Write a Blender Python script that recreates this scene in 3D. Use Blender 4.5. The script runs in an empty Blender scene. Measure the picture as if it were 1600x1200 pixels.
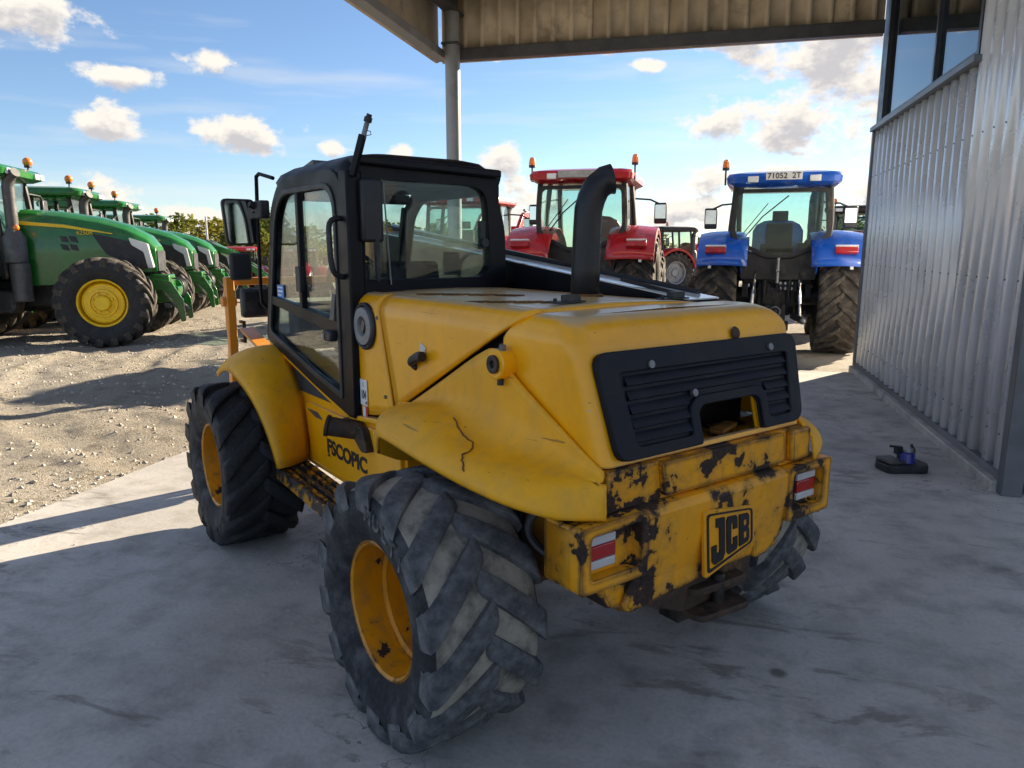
import bpy, bmesh, math, random
import numpy as np
from mathutils import Vector, Matrix, Euler
R_ = math.radians
random.seed(7)
scene = bpy.context.scene
col = scene.collection

# ------------------------------------------------------------------ camera
cam_d = bpy.data.cameras.new('camera')
cam = bpy.data.objects.new('camera', cam_d)
col.objects.link(cam)
cam.location = (0, 0, 1.8)
cam.rotation_euler = (R_(90 - 10.59), 0, R_(14.29))
cam_d.sensor_width = 36
cam_d.lens = 25.875
cam_d.clip_start = 0.05
cam_d.clip_end = 2000
scene.camera = cam

# ------------------------------------------------------------------ light
SUN_AZ, SUN_EL = 34.6, 20.5          # azimuth measured from +Y towards +X
SKY_STRENGTH = 0.058
world = bpy.data.worlds.new('World')
scene.world = world
world.use_nodes = True
wn = world.node_tree
wn.nodes.clear()

def wnode(t, **kw):
    n = wn.nodes.new(t)
    for k, v in kw.items():
        setattr(n, k, v)
    return n

def wmath(op, a, b=None, c=None):
    n = wnode('ShaderNodeMath', operation=op)
    for i, v in enumerate((a, b, c)):
        if v is None:
            continue
        if isinstance(v, (int, float)):
            n.inputs[i].default_value = v
        else:
            wn.links.new(v, n.inputs[i])
    return n.outputs[0]

w_out = wnode('ShaderNodeOutputWorld')
sky = wnode('ShaderNodeTexSky', sky_type='NISHITA')
sky.sun_disc = False
sky.sun_elevation = R_(SUN_EL)
sky.sun_rotation = R_(SUN_AZ)
sky.air_density = 1.0
sky.altitude = 900
sky.dust_density = 0.2
sky.ozone_density = 4.5
bg_sky = wnode('ShaderNodeBackground')
bg_sky.inputs['Strength'].default_value = SKY_STRENGTH
tintn = wnode('ShaderNodeMix', data_type='RGBA', blend_type='MULTIPLY')
tintn.inputs[0].default_value = 1.0
tintn.inputs[7].default_value = (1.05, 0.935, 0.88, 1)
wn.links.new(sky.outputs[0], tintn.inputs[6])
wn.links.new(tintn.outputs[2], bg_sky.inputs['Color'])

def build_clouds():
    """cumulus over the yard: a few named banks by compass direction, and loose ones all round the rest of the sky"""
    tc = wnode('ShaderNodeTexCoord')
    sep = wnode('ShaderNodeSeparateXYZ')
    wn.links.new(tc.outputs['Generated'], sep.inputs[0])
    az = wmath('ARCTAN2', sep.outputs[0], sep.outputs[1])
    el = wmath('ARCSINE', sep.outputs[2])
    def density(el_):
        mask = None
        for (a0, e0, w, h) in CLOUD_BANKS:
            da = wmath('DIVIDE', wmath('SUBTRACT', az, R_(a0)), R_(w))
            de = wmath('DIVIDE', wmath('SUBTRACT', el_, R_(e0)), R_(h))
            r2 = wmath('ADD', wmath('MULTIPLY', da, da), wmath('MULTIPLY', de, de))
            m = wmath('SUBTRACT', 1.0, wmath('SQRT', r2))
            mask = m if mask is None else wmath('MAXIMUM', mask, m)
        comb = wnode('ShaderNodeCombineXYZ')
        wn.links.new(az, comb.inputs[0])
        wn.links.new(wmath('MULTIPLY', el_, 1.5), comb.inputs[1])
        n1 = wnode('ShaderNodeTexNoise')
        n1.inputs['Scale'].default_value = 17
        n1.inputs['Detail'].default_value = 10
        n1.inputs['Roughness'].default_value = 0.62
        wn.links.new(comb.outputs[0], n1.inputs['Vector'])
        n2 = wnode('ShaderNodeTexNoise')
        n2.inputs['Scale'].default_value = 4.5
        n2.inputs['Detail'].default_value = 3
        wn.links.new(comb.outputs[0], n2.inputs['Vector'])
        # loose cumulus outside the mapped sky, unseen, cover set to fill the shade
        far = wmath('GREATER_THAN', wmath('ABSOLUTE', wmath('ADD', az, R_(14.0))), R_(52))
        high = wmath('GREATER_THAN', el_, R_(24))
        outside = wmath('MAXIMUM', far, high)
        loose = wmath('MULTIPLY', wmath('MULTIPLY', wmath('SUBTRACT', n2.outputs[0], 0.50), 5.0), outside)
        loose = wmath('SUBTRACT', loose, wmath('MULTIPLY', wmath('SUBTRACT', 1.0, outside), 2.0))
        mask = wmath('MAXIMUM', mask, loose)
        # erode the banks with fine noise
        d = wmath('ADD', wmath('MULTIPLY', mask, 1.5), wmath('MULTIPLY', wmath('SUBTRACT', n1.outputs[0], 0.535), 4.2))
        return wmath('MULTIPLY', d, wmath('GREATER_THAN', mask, -0.7)), comb
    dens, comb = density(el)
    above, _ = density(wmath('ADD', el, R_(0.75)))
    mr = wnode('ShaderNodeMapRange', interpolation_type='SMOOTHSTEP')
    mr.inputs['From Min'].default_value = 0.08
    mr.inputs['From Max'].default_value = 0.85
    wn.links.new(dens, mr.inputs['Value'])
    alpha = mr.outputs[0]
    # bright tops and rims, grey where more cloud lies above
    core = wnode('ShaderNodeMapRange', interpolation_type='SMOOTHSTEP')
    core.inputs['From Min'].default_value = 0.45
    core.inputs['From Max'].default_value = 1.35
    wn.links.new(above, core.inputs['Value'])
    mix = wnode('ShaderNodeMix', data_type='RGBA')
    mix.inputs[6].default_value = (1.0, 0.94, 0.85, 1)
    mix.inputs[7].default_value = (0.62, 0.60, 0.62, 1)
    wn.links.new(core.outputs[0], mix.inputs[0])
    bg_c = wnode('ShaderNodeBackground')
    bg_c.inputs['Strength'].default_value = CLOUD_STRENGTH
    wn.links.new(mix.outputs[2], bg_c.inputs['Color'])
    # thin veil: a pale streaky cirrus
    cir = wnode('ShaderNodeTexNoise')
    cir.inputs['Scale'].default_value = 3.0
    cir.inputs['Detail'].default_value = 5
    mp = wnode('ShaderNodeMapping')
    mp.inputs['Rotation'].default_value = (0, 0, R_(-24))
    mp.inputs['Scale'].default_value = (1.0, 6.0, 1.0)
    wn.links.new(comb.outputs[0], mp.inputs[0])
    wn.links.new(mp.outputs[0], cir.inputs['Vector'])
    veil = wnode('ShaderNodeMapRange')
    veil.inputs['From Min'].default_value = 0.50
    veil.inputs['From Max'].default_value = 0.78
    veil.inputs['To Max'].default_value = 0.45
    wn.links.new(cir.outputs[0], veil.inputs['Value'])
    alpha = wmath('MAXIMUM', alpha, veil.outputs[0])
    ms = wnode('ShaderNodeMixShader')
    wn.links.new(alpha, ms.inputs[0])
    wn.links.new(bg_sky.outputs[0], ms.inputs[1])
    wn.links.new(bg_c.outputs[0], ms.inputs[2])
    wn.links.new(ms.outputs[0], w_out.inputs['Surface'])

CLOUD_STRENGTH = 0.30
# azimuth, elevation, half width, half height in degrees
CLOUD_BANKS = [
    (-47.0, 13.6, 6.0, 2.4), (-41.0, 11.0, 4.0, 1.0), (-41.5, 7.9, 3.4, 1.5), (-35.5, 12.2, 2.6, 0.9),
    (-33.2, 7.6, 4.0, 1.9), (-27.5, 7.0, 1.6, 1.0), (-44.5, 3.2, 6.0, 1.6), (-38.0, 1.8, 5.0, 1.6), (-30, 1.4, 5.0, 1.5),
    (-22.5, 6.8, 1.6, 0.8), (-15.2, 6.1, 2.6, 1.5), (-13.0, 3.4, 3.6, 2.4), (-15.5, 13.5, 1.0, 0.6),
    (-7.0, 14.0, 2.2, 0.8), (-4.5, 12.6, 2.0, 0.7),
    (2.2, 14.3, 6.0, 2.4), (8.5, 12.8, 8.5, 4.6), (13.5, 14.5, 6.5, 4.2), (1.5, 8.7, 4.4, 2.1), (7.0, 8.2, 7.5, 3.0), (12.5, 7.2, 4.2, 3.4),
    (0.6, 4.8, 3.8, 1.6), (-1.5, 2.6, 5.0, 2.0), (6.5, 5.0, 4.0, 1.2), (12, 3.6, 5.0, 1.8),
]
build_clouds()

sun_d = bpy.data.lights.new('sun', 'SUN')
sun_d.energy = 5.0
sun_d.angle = R_(0.55)
sun_d.color = (1.0, 0.84, 0.62)
sun = bpy.data.objects.new('sun', sun_d)
col.objects.link(sun)
_sd = Vector((math.sin(R_(SUN_AZ)) * math.cos(R_(SUN_EL)), math.cos(R_(SUN_AZ)) * math.cos(R_(SUN_EL)), math.sin(R_(SUN_EL))))
sun.rotation_euler = _sd.to_track_quat('Z', 'Y').to_euler()

vs = scene.view_settings
vs.view_transform = 'Standard'
vs.look = 'None'
vs.exposure = 1.80
vs.gamma = 1.0
vs.use_curve_mapping = False
scene.render.engine = 'CYCLES'
scene.cycles.max_bounces = 8
scene.cycles.transparent_max_bounces = 24
scene.cycles.caustics_reflective = False
scene.cycles.caustics_refractive = False
scene.cycles.sample_clamp_indirect = 6.0

# ------------------------------------------------------------------ materials
M = {}
def lin(c):
    """sRGB 0..255 triple to linear"""
    return tuple(((x/255)/12.92 if x/255 <= 0.04045 else ((x/255+0.055)/1.055)**2.4) for x in c)

class N:
    """small node-tree writer"""
    def __init__(s, name):
        s.m = bpy.data.materials.new(name)
        s.m.use_nodes = True
        s.t = s.m.node_tree
        s.t.nodes.clear()
        s.out = s.t.nodes.new('ShaderNodeOutputMaterial')
        s.tc = s.t.nodes.new('ShaderNodeTexCoord')
    def n(s, t, **kw):
        o = s.t.nodes.new(t)
        for k, v in kw.items():
            setattr(o, k, v)
        return o
    def l(s, a, b):
        s.t.links.new(a, b)
    def set(s, sock, v):
        if hasattr(v, 'is_linked'):
            s.l(v, sock)
        else:
            if isinstance(v, tuple) and len(v) == 3 and sock.type == 'RGBA':
                v = v + (1,)
            sock.default_value = v
    def noise(s, scale, detail=4, rough=0.55, vec=None, dist=0.0, out=0, stretch=None):
        o = s.n('ShaderNodeTexNoise')
        o.inputs['Scale'].default_value = scale
        o.inputs['Detail'].default_value = detail
        o.inputs['Roughness'].default_value = rough
        o.inputs['Distortion'].default_value = dist
        v = vec if vec is not None else s.tc.outputs['Object']
        if stretch:
            mp = s.n('ShaderNodeMapping')
            mp.inputs['Scale'].default_value = stretch
            s.l(v, mp.inputs[0]); v = mp.outputs[0]
        s.l(v, o.inputs['Vector'])
        return o.outputs[out]
    def vor(s, scale, feature='F1', out='Distance', vec=None):
        o = s.n('ShaderNodeTexVoronoi', feature=feature)
        o.inputs['Scale'].default_value = scale
        s.l(vec if vec is not None else s.tc.outputs['Object'], o.inputs['Vector'])
        return o.outputs[out]
    def ramp(s, v, a, b, lo=0.0, hi=1.0, smooth=True):
        o = s.n('ShaderNodeMapRange')
        if smooth:
            o.interpolation_type = 'SMOOTHSTEP'
        o.inputs['From Min'].default_value = a
        o.inputs['From Max'].default_value = b
        o.inputs['To Min'].default_value = lo
        o.inputs['To Max'].default_value = hi
        s.l(v, o.inputs['Value'])
        return o.outputs[0]
    def mix(s, f, a, b, mode='MIX'):
        o = s.n('ShaderNodeMix', data_type='RGBA', blend_type=mode)
        s.set(o.inputs[0], f); s.set(o.inputs[6], a); s.set(o.inputs[7], b)
        return o.outputs[2]
    def math(s, op, a, b=None):
        o = s.n('ShaderNodeMath', operation=op)
        s.set(o.inputs[0], a)
        if b is not None:
            s.set(o.inputs[1], b)
        return o.outputs[0]
    def n_warp(s, vec):
        a = s.n('ShaderNodeVectorMath', operation='ADD'); nz = s.n('ShaderNodeTexNoise'); nz.inputs['Scale'].default_value = 9
        s.l(vec, nz.inputs['Vector']); s.l(vec, a.inputs[0]); s.l(nz.outputs['Color'], a.inputs[1])
        return a.outputs[0]
    def bump(s, h, strength=0.3, dist=0.01):
        o = s.n('ShaderNodeBump')
        o.inputs['Strength'].default_value = strength
        o.inputs['Distance'].default_value = dist
        s.l(h, o.inputs['Height'])
        return o.outputs[0]
    def edge(s, radius=0.02):
        """1 on convex and concave edges, 0 on flats"""
        bv = s.n('ShaderNodeBevel'); bv.samples = 4
        bv.inputs['Radius'].default_value = radius
        g = s.n('ShaderNodeNewGeometry')
        d = s.n('ShaderNodeVectorMath', operation='DOT_PRODUCT')
        s.l(bv.outputs[0], d.inputs[0]); s.l(g.outputs['Normal'], d.inputs[1])
        return s.math('SUBTRACT', 1.0, d.outputs['Value'])
    def bsdf(s, color, rough=0.5, metal=0.0, spec=0.5, coat=0.0, normal=None, coat_rough=0.1, emis=None, estr=0.0):
        b = s.n('ShaderNodeBsdfPrincipled')
        s.set(b.inputs['Base Color'], color)
        s.set(b.inputs['Roughness'], rough)
        s.set(b.inputs['Metallic'], metal)
        s.set(b.inputs['Specular IOR Level'], spec)
        s.set(b.inputs['Coat Weight'], coat)
        s.set(b.inputs['Coat Roughness'], coat_rough)
        if normal is not None:
            s.l(normal, b.inputs['Normal'])
        if emis is not None:
            s.set(b.inputs['Emission Color'], emis); s.set(b.inputs['Emission Strength'], estr)
        s.l(b.outputs[0], s.out.inputs['Surface'])
        return s.m

def simple(name, c, rough=0.5, metal=0.0, var=0.12, scale=6.0, dirt=None, dirt_lo=0.52, dirt_hi=0.72, dscale=5.0, coat=0.0, bump=0.0, bscale=60, spec=0.5):
    k = N(name)
    nz = k.noise(scale, 5)
    c2 = tuple(x*(1-var*1.6) for x in c)
    c3 = tuple(min(1, x*(1+var)) for x in c)
    colr = k.mix(k.ramp(nz, 0.3, 0.7), c2, c3)
    rg = k.ramp(nz, 0.3, 0.7, max(0.02, rough-0.08), min(1, rough+0.08))
    if dirt:
        dm = k.ramp(k.noise(dscale, 8, 0.65), dirt_lo, dirt_hi)
        colr = k.mix(dm, colr, dirt)
    nrm = k.bump(k.noise(bscale, 4), bump, 0.01) if bump else None
    M[name] = k.bsdf(colr, rg, metal, spec, coat, nrm)
    return M[name]

def make_materials():
    # worn yellow machine paint with dust, scratches and small chips
    def yellow(name, base, chips, dust, edge_r=0.012, dustc=(0.30, 0.25, 0.14), rough=0.36, blot=True, edge_amt=3.0, coat=0.5, chip_scale=22, top_dust_sheen=0.0):
        k = N(name)
        n1 = k.noise(2.2, 5); n2 = k.noise(14, 6, 0.6); n3 = k.noise(60, 4)
        c = k.mix(k.ramp(n1, 0.3, 0.7), tuple(x*0.88 for x in base), tuple(min(1, x*1.06) for x in base))
        c = k.mix(k.ramp(n2, 0.35, 0.8, 0.0, 0.35), c, tuple(x*0.72 for x in base))
        # dust film, streaked downwards
        st = k.noise(6, 6, 0.62, stretch=(2.2, 2.2, 0.7))
        dm = k.ramp(st, 0.42, 0.75, 0.0, dust)
        c = k.mix(dm, c, dustc)
        if top_dust_sheen:
            g = k.n('ShaderNodeNewGeometry'); sx = k.n('ShaderNodeSeparateXYZ'); k.l(g.outputs['Normal'], sx.inputs[0])
            td = k.math('MULTIPLY', k.ramp(sx.outputs[2], 0.80, 0.98), k.ramp(n2, 0.25, 0.65, top_dust_sheen*0.7, top_dust_sheen))
            c = k.mix(td, c, (0.46, 0.40, 0.27))  # paler upward faces: dust, plus sky sheen painted into the colour
        # scratches: thin stretched noise
        sc = k.noise(30, 2, 0.5, stretch=(1, 0.12, 3.0), dist=0.6)
        scm = k.math('MULTIPLY', k.ramp(sc, 0.715, 0.735), 0.6)
        c = k.mix(scm, c, (0.09, 0.055, 0.03))
        # chips
        e = k.edge(edge_r)
        big = k.noise(3.0, 3)
        fine = k.noise(chip_scale, 9, 0.62)
        v = k.math('ADD', k.math('MULTIPLY', e, edge_amt), k.math('ADD', fine, k.math('MULTIPLY', big, 0.45)))
        cm = k.ramp(v, chips, chips + 0.025)
        bl = k.ramp(v, chips-0.11, chips, 0.0, 0.45)
        c = k.mix(bl, c, (0.36, 0.19, 0.03))
        rust = k.mix(k.ramp(n3, 0.35, 0.7), (0.012, 0.009, 0.008), (0.05, 0.022, 0.013))
        c = k.mix(cm, c, rust)
        # pale scuffs
        pm = k.ramp(k.noise(17, 5, 0.5), 0.735, 0.76)
        c = k.mix(k.math('MULTIPLY', pm, 0.6 if blot else 0.0), c, (0.42, 0.38, 0.30))
        rg = k.math('ADD', k.math('ADD', rough, k.math('MULTIPLY', cm, 0.35)), k.math('MULTIPLY', dm, 0.4))
        h = k.math('ADD', k.math('MULTIPLY', cm, -0.6), k.math('ADD', k.math('MULTIPLY', n3, 0.06), k.math('MULTIPLY', k.noise(5, 2), 1.6)))
        M[name] = k.bsdf(c, rg, 0.0, 0.45, coat, k.bump(h, 0.35, 0.004), 0.18)
    Y = lin((252, 176, 0))
    yellow('yellow', Y, 1.16, 0.10, top_dust_sheen=0.8, coat=0.3)
    yellow('yellow_plastic', lin((238, 172, 12)), 1.26, 0.22, dustc=(0.30, 0.255, 0.14), rough=0.5, coat=0.0)
    yellow('yellow_worn', lin((236, 162, 4)), 0.775, 0.25, edge_r=0.03, edge_amt=1.8, rough=0.45, chip_scale=8, coat=0.1)
    yellow('yellow_emblem', lin((236, 162, 4)), 1.05, 0.35, edge_r=0.01, rough=0.45, coat=0.1)
    yellow('yellow_dirty', lin((150, 98, 16)), 1.02, 0.75, dustc=(0.07, 0.05, 0.035), rough=0.6, coat=0)
    yellow('yellow_rim', lin((214, 142, 10)), 0.90, 0.55, edge_r=0.02, edge_amt=1.0, dustc=(0.20, 0.12, 0.04), coat=0.1, chip_scale=12)
    yellow('orange_paint', lin((226, 140, 30)), 1.18, 0.3, edge_r=0.01)
    simple('black_plastic', (0.012, 0.014, 0.019), 0.5, var=0.3, scale=9, dirt=(0.05, 0.05, 0.055), dscale=6, bump=0.05, bscale=200)
    simple('black_paint', (0.004, 0.005, 0.010), 0.42, var=0.3, scale=5, dirt=(0.008, 0.008, 0.011), coat=0.0, spec=0.2)
    simple('grille_plastic', (0.007, 0.009, 0.016), 0.55, var=0.3, scale=7, dirt=(0.02, 0.023, 0.03), dscale=4, bump=0.08, bscale=150, spec=0.25)
    simple('cavity_shade', (0.01, 0.008, 0.006), 0.8)  # near-black colour stands for the shade inside hollow parts
    simple('grease', (0.02, 0.017, 0.014), 0.55, var=0.5, scale=20, dirt=(0.09, 0.055, 0.03), dscale=9, bump=0.3, bscale=40)
    simple('rust_steel', (0.05, 0.028, 0.018), 0.7, var=0.4, scale=14, dirt=(0.16, 0.09, 0.03), dscale=12, bump=0.4, bscale=50)
    simple('step_steel', (0.045, 0.042, 0.045), 0.5, 0.3, var=0.35, scale=18, dirt=lin((190, 135, 30)), dirt_lo=0.5, dirt_hi=0.56, dscale=16, bump=0.2)
    simple('steel', (0.42, 0.42, 0.43), 0.35, 0.9, var=0.2, scale=10)
    simple('dull_steel', (0.20, 0.205, 0.215), 0.5, 0.6, var=0.25, scale=12)
    simple('zinc_ring', (0.22, 0.235, 0.26), 0.5, 0.2, var=0.15, scale=8)
    simple('grey_plastic', (0.085, 0.085, 0.09), 0.45, var=0.2, scale=8, dirt=(0.14, 0.13, 0.115), dscale=7)
    simple('boom_pale_glint', (0.80, 0.79, 0.76), 0.14, 0.0, var=0.12, scale=5, dirt=(0.2, 0.17, 0.12), dscale=5, coat=0.3)  # pale top paint, whitened further to hold the glint of the sky
    simple('exhaust_black', (0.014, 0.015, 0.020), 0.42, 0.2, var=0.35, scale=9, dirt=(0.22, 0.22, 0.24), dirt_lo=0.69, dirt_hi=0.72, dscale=13)
    simple('seat_black', (0.014, 0.014, 0.016), 0.75, var=0.3)
    simple('interior_grey', (0.035, 0.04, 0.045), 0.7, var=0.3)
    simple('white_sticker', (0.72, 0.74, 0.76), 0.45, var=0.04)
    simple('red_sticker', (0.55, 0.04, 0.03), 0.45, var=0.05)
    simple('blue_sticker', (0.05, 0.22, 0.65), 0.4, var=0.15)
    simple('letter_black', (0.008, 0.008, 0.010), 0.5, var=0.2)
    simple('reflector_white', (0.55, 0.56, 0.58), 0.25, var=0.05, coat=0.6)
    simple('reflector_red', (0.42, 0.012, 0.012), 0.22, var=0.1, coat=0.6)
    simple('lamp_clear', (0.70, 0.72, 0.74), 0.15, var=0.05, coat=0.8)
    simple('amber', (0.85, 0.20, 0.012), 0.22, var=0.08, coat=0.8)
    simple('rust_vent', (0.16, 0.075, 0.018), 0.7, var=0.3)
    simple('mirror_glass', (0.55, 0.58, 0.6), 0.03, 1.0, var=0.02)
    simple('green_paint', lin((24, 104, 36)), 0.28, var=0.12, scale=3, dirt=(0.12, 0.11, 0.075), dirt_lo=0.6, dirt_hi=0.95, coat=0.5)
    simple('deere_yellow', lin((240, 200, 20)), 0.4, var=0.08, scale=4, dirt=(0.22, 0.18, 0.08), dirt_lo=0.58, dirt_hi=0.9)
    simple('blue_paint', lin((18, 86, 190)), 0.28, var=0.12, scale=3, dirt=(0.20, 0.21, 0.23), dirt_lo=0.55, dirt_hi=0.95, coat=0.5)
    simple('red_paint', lin((176, 20, 32)), 0.3, var=0.12, scale=3, dirt=(0.20, 0.13, 0.11), dirt_lo=0.54, dirt_hi=0.95, coat=0.5)
    simple('chassis_black', (0.016, 0.016, 0.018), 0.6, var=0.4, scale=7, dirt=(0.075, 0.065, 0.05), dscale=5, bump=0.2)
    simple('rim_grey', (0.36, 0.37, 0.38), 0.45, 0.2, var=0.15, dirt=(0.16, 0.14, 0.11), dscale=4)
    simple('rim_white', (0.62, 0.62, 0.60), 0.5, 0.0, var=0.1, dirt=(0.25, 0.21, 0.15), dscale=4)
    simple('galvanised', (0.88, 0.90, 0.93), 0.30, 0.30, var=0.07, scale=1.3, dirt=(0.78, 0.80, 0.83), dirt_lo=0.45, dirt_hi=0.9, dscale=1.1)
    simple('trim_grey', (0.17, 0.18, 0.20), 0.45, 0.3, var=0.12, scale=3)
    simple('frame_dark', (0.045, 0.045, 0.05), 0.4, 0.3, var=0.15)
    simple('post_grey', (0.33, 0.34, 0.35), 0.5, 0.2, var=0.10, scale=2.5, dirt=(0.25, 0.24, 0.22), dscale=3)
    simple('canopy_sheet', (0.70, 0.60, 0.44), 0.55, 0.1, var=0.12, scale=1.5, dirt=(0.42, 0.35, 0.25), dscale=2.5)
    simple('soffit_bounce', (0.78, 0.77, 0.74), 0.6, var=0.05)  # unseen underside, made white to bounce light into the shade
    simple('canopy_steel', (0.10, 0.10, 0.105), 0.5, 0.3, var=0.15)
    simple('bark', (0.09, 0.07, 0.05), 0.9, var=0.3, scale=10)
    simple('pole_white', (0.6, 0.6, 0.58), 0.5)
    simple('engine_blue', (0.015, 0.03, 0.30), 0.3, var=0.2, coat=0.4)

    # rubber
    def rubber(name, base, dust, dustc, lo, hi, rough=0.75):
        k = N(name)
        n1 = k.noise(7, 7, 0.65); n2 = k.noise(40, 5)
        c = k.mix(k.ramp(n2, 0.3, 0.7), tuple(x*0.7 for x in base), tuple(x*1.3 for x in base))
        c = k.mix(k.ramp(n1, lo, hi, 0, dust), c, dustc)
        M[name] = k.bsdf(c, rough, 0, 0.35, 0, k.bump(k.noise(30, 8, 0.72), 0.7, 0.015))
    rubber('rubber_lug', (0.055, 0.060, 0.070), 0.85, (0.23, 0.235, 0.24), 0.36, 0.70)
    rubber('rubber_side', (0.022, 0.024, 0.030), 0.7, (0.15, 0.155, 0.165), 0.42, 0.78)
    rubber('rubber_mud', (0.13, 0.125, 0.11), 0.95, (0.36, 0.335, 0.28), 0.34, 0.60, 0.9)
    rubber('rubber_clean', (0.016, 0.018, 0.022), 0.5, (0.06, 0.06, 0.058), 0.45, 0.8, 0.6)
    rubber('rubber_field', (0.03, 0.028, 0.027), 0.85, (0.15, 0.125, 0.10), 0.38, 0.75, 0.8)

    # thin tinted glazing
    def glass(name, tint, ior=1.55, dirt=0.08):
        k = N(name)
        tr = k.n('ShaderNodeBsdfTransparent'); tr.inputs[0].default_value = tint + (1,)
        gl = k.n('ShaderNodeBsdfGlossy'); gl.inputs['Roughness'].default_value = 0.01
        fr = k.n('ShaderNodeLayerWeight'); fr.inputs['Blend'].default_value = 0.5
        f0 = 0.5*((ior-1)/(ior+1))**2
        fm = k.math('MINIMUM', k.math('ADD', k.math('MULTIPLY', k.math('POWER', fr.outputs['Facing'], 3.6), 0.9), f0), 1.0)
        ms = k.n('ShaderNodeMixShader')
        k.l(fm, ms.inputs[0]); k.l(tr.outputs[0], ms.inputs[1]); k.l(gl.outputs[0], ms.inputs[2])
        df = k.n('ShaderNodeBsdfDiffuse'); df.inputs[0].default_value = (0.30, 0.32, 0.33, 1)
        m2 = k.n('ShaderNodeMixShader')
        k.l(k.ramp(k.noise(9, 8, 0.7), 0.42, 0.8, 0.0, dirt), m2.inputs[0])
        k.l(ms.outputs[0], m2.inputs[1]); k.l(df.outputs[0], m2.inputs[2])
        k.l(m2.outputs[0], k.out.inputs['Surface'])
        M[name] = k.m
    glass('cab_glass', (0.86, 0.93, 0.91), 1.6, 0.16)
    glass('tractor_glass', (0.80, 0.90, 0.88), 1.5, 0.04)
    glass('window_glass', (0.42, 0.52, 0.56), 1.9, 0.05)

    # concrete
    k = N('concrete')
    P = k.n('ShaderNodeNewGeometry').outputs['Position']
    n1 = k.noise(0.55, 6, 0.6, P); n2 = k.noise(3.2, 8, 0.65, P); n3 = k.noise(45, 5, 0.6, P)
    c = k.mix(k.ramp(n1, 0.32, 0.70), (0.41, 0.395, 0.37), (0.59, 0.57, 0.54))
    c = k.mix(k.ramp(n2, 0.42, 0.72, 0, 0.75), c, (0.24, 0.23, 0.215))
    c = k.mix(k.ramp(n3, 0.35, 0.75, 0, 0.28), c, (0.20, 0.19, 0.18))
    # damp mud smears dragged in by tyres, stretched along the driving line
    sv = k.n('ShaderNodeMapping'); sv.inputs['Rotation'].default_value = (0, 0, R_(-38)); sv.inputs['Scale'].default_value = (0.55, 1.7, 1)
    k.l(P, sv.inputs[0])
    sm = k.noise(3.0, 9, 0.68, sv.outputs[0], 0.8)
    zone = k.noise(0.45, 3, 0.5, P)
    mud = k.math('MULTIPLY', k.ramp(sm, 0.54, 0.63), k.ramp(zone, 0.38, 0.55))
    c = k.mix(k.math('MULTIPLY', mud, 0.6), c, (0.12, 0.105, 0.08))
    # oil drips
    vo = k.vor(1.9, vec=P)
    oil = k.math('MULTIPLY', k.ramp(k.math('ADD', vo, k.math('MULTIPLY', n2, 0.12)), 0.16, 0.11), k.ramp(zone, 0.45, 0.5))
    c = k.mix(k.math('MULTIPLY', oil, 0.7), c, (0.04, 0.038, 0.036))
    # straw dust by the yard edge
    ds = k.noise(1.1, 7, 0.6, P)
    c = k.mix(k.ramp(ds, 0.52, 0.8, 0, 0.4), c, (0.40, 0.34, 0.25))
    # hairline cracks
    cr = k.vor(0.42, feature='DISTANCE_TO_EDGE', vec=k.n_warp(P))
    ck = k.math('MULTIPLY', k.ramp(cr, 0.006, 0.002), k.ramp(n1, 0.48, 0.56))
    c = k.mix(k.math('MULTIPLY', ck, 0.7), c, (0.06, 0.055, 0.05))
    h = k.math('ADD', k.math('MULTIPLY', n3, 0.5), k.math('MULTIPLY', n2, 0.5))
    M['concrete'] = k.bsdf(c, k.ramp(n2, 0.3, 0.7, 0.42, 0.72), 0, 0.5, 0, k.bump(h, 0.35, 0.01))

    # gravel yard
    k = N('gravel')
    P = k.n('ShaderNodeNewGeometry').outputs['Position']
    n1 = k.noise(0.22, 5, 0.6, P); n2 = k.noise(2.5, 8, 0.7, P); n3 = k.noise(30, 6, 0.7, P)
    st = k.vor(26, out='Color', vec=P)
    c = k.mix(k.ramp(n1, 0.35, 0.65), (0.41, 0.36, 0.285), (0.56, 0.51, 0.43))
    c = k.mix(k.ramp(n2, 0.50, 0.68, 0, 0.75), c, (0.22, 0.17, 0.11))
    bw = k.n('ShaderNodeRGBToBW'); k.l(st, bw.inputs[0])
    c = k.mix(k.ramp(bw.outputs[0], 0.2, 0.9, 0.0, 0.5), c, (0.47, 0.44, 0.39))
    c = k.mix(k.ramp(n3, 0.5, 0.75, 0, 0.65), c, (0.14, 0.11, 0.075))
    gm = k.math('MULTIPLY', k.ramp(n2, 0.56, 0.7), k.ramp(n1, 0.5, 0.6))
    c = k.mix(k.math('MULTIPLY', gm, 0.45), c, (0.12, 0.14, 0.05))
    h = k.math('ADD', k.math('MULTIPLY', k.vor(34, vec=k.n_warp(P)), 0.5), k.math('MULTIPLY', n3, 1.2))
    M['gravel'] = k.bsdf(c, 0.9, 0, 0.3, 0, k.bump(k.math('ADD', h, k.math('MULTIPLY', n2, 2.0)), 1.0, 0.05))
    simple('stone', (0.45, 0.41, 0.35), 0.85, var=0.35, scale=3)

    # leaves
    for nm, a, b in (('leaf_a', (0.09, 0.11, 0.02), (0.19, 0.19, 0.04)), ('leaf_b', (0.065, 0.09, 0.02), (0.14, 0.16, 0.035)), ('leaf_c', (0.14, 0.14, 0.025), (0.27, 0.24, 0.05))):
        k = N(nm)
        c = k.mix(k.ramp(k.noise(1.3, 3), 0.35, 0.65), a, b)
        b1 = k.n('ShaderNodeBsdfDiffuse'); b2 = k.n('ShaderNodeBsdfTranslucent')
        k.l(c, b1.inputs[0]); k.l(c, b2.inputs[0])
        ms = k.n('ShaderNodeMixShader'); ms.inputs[0].default_value = 0.4
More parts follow.
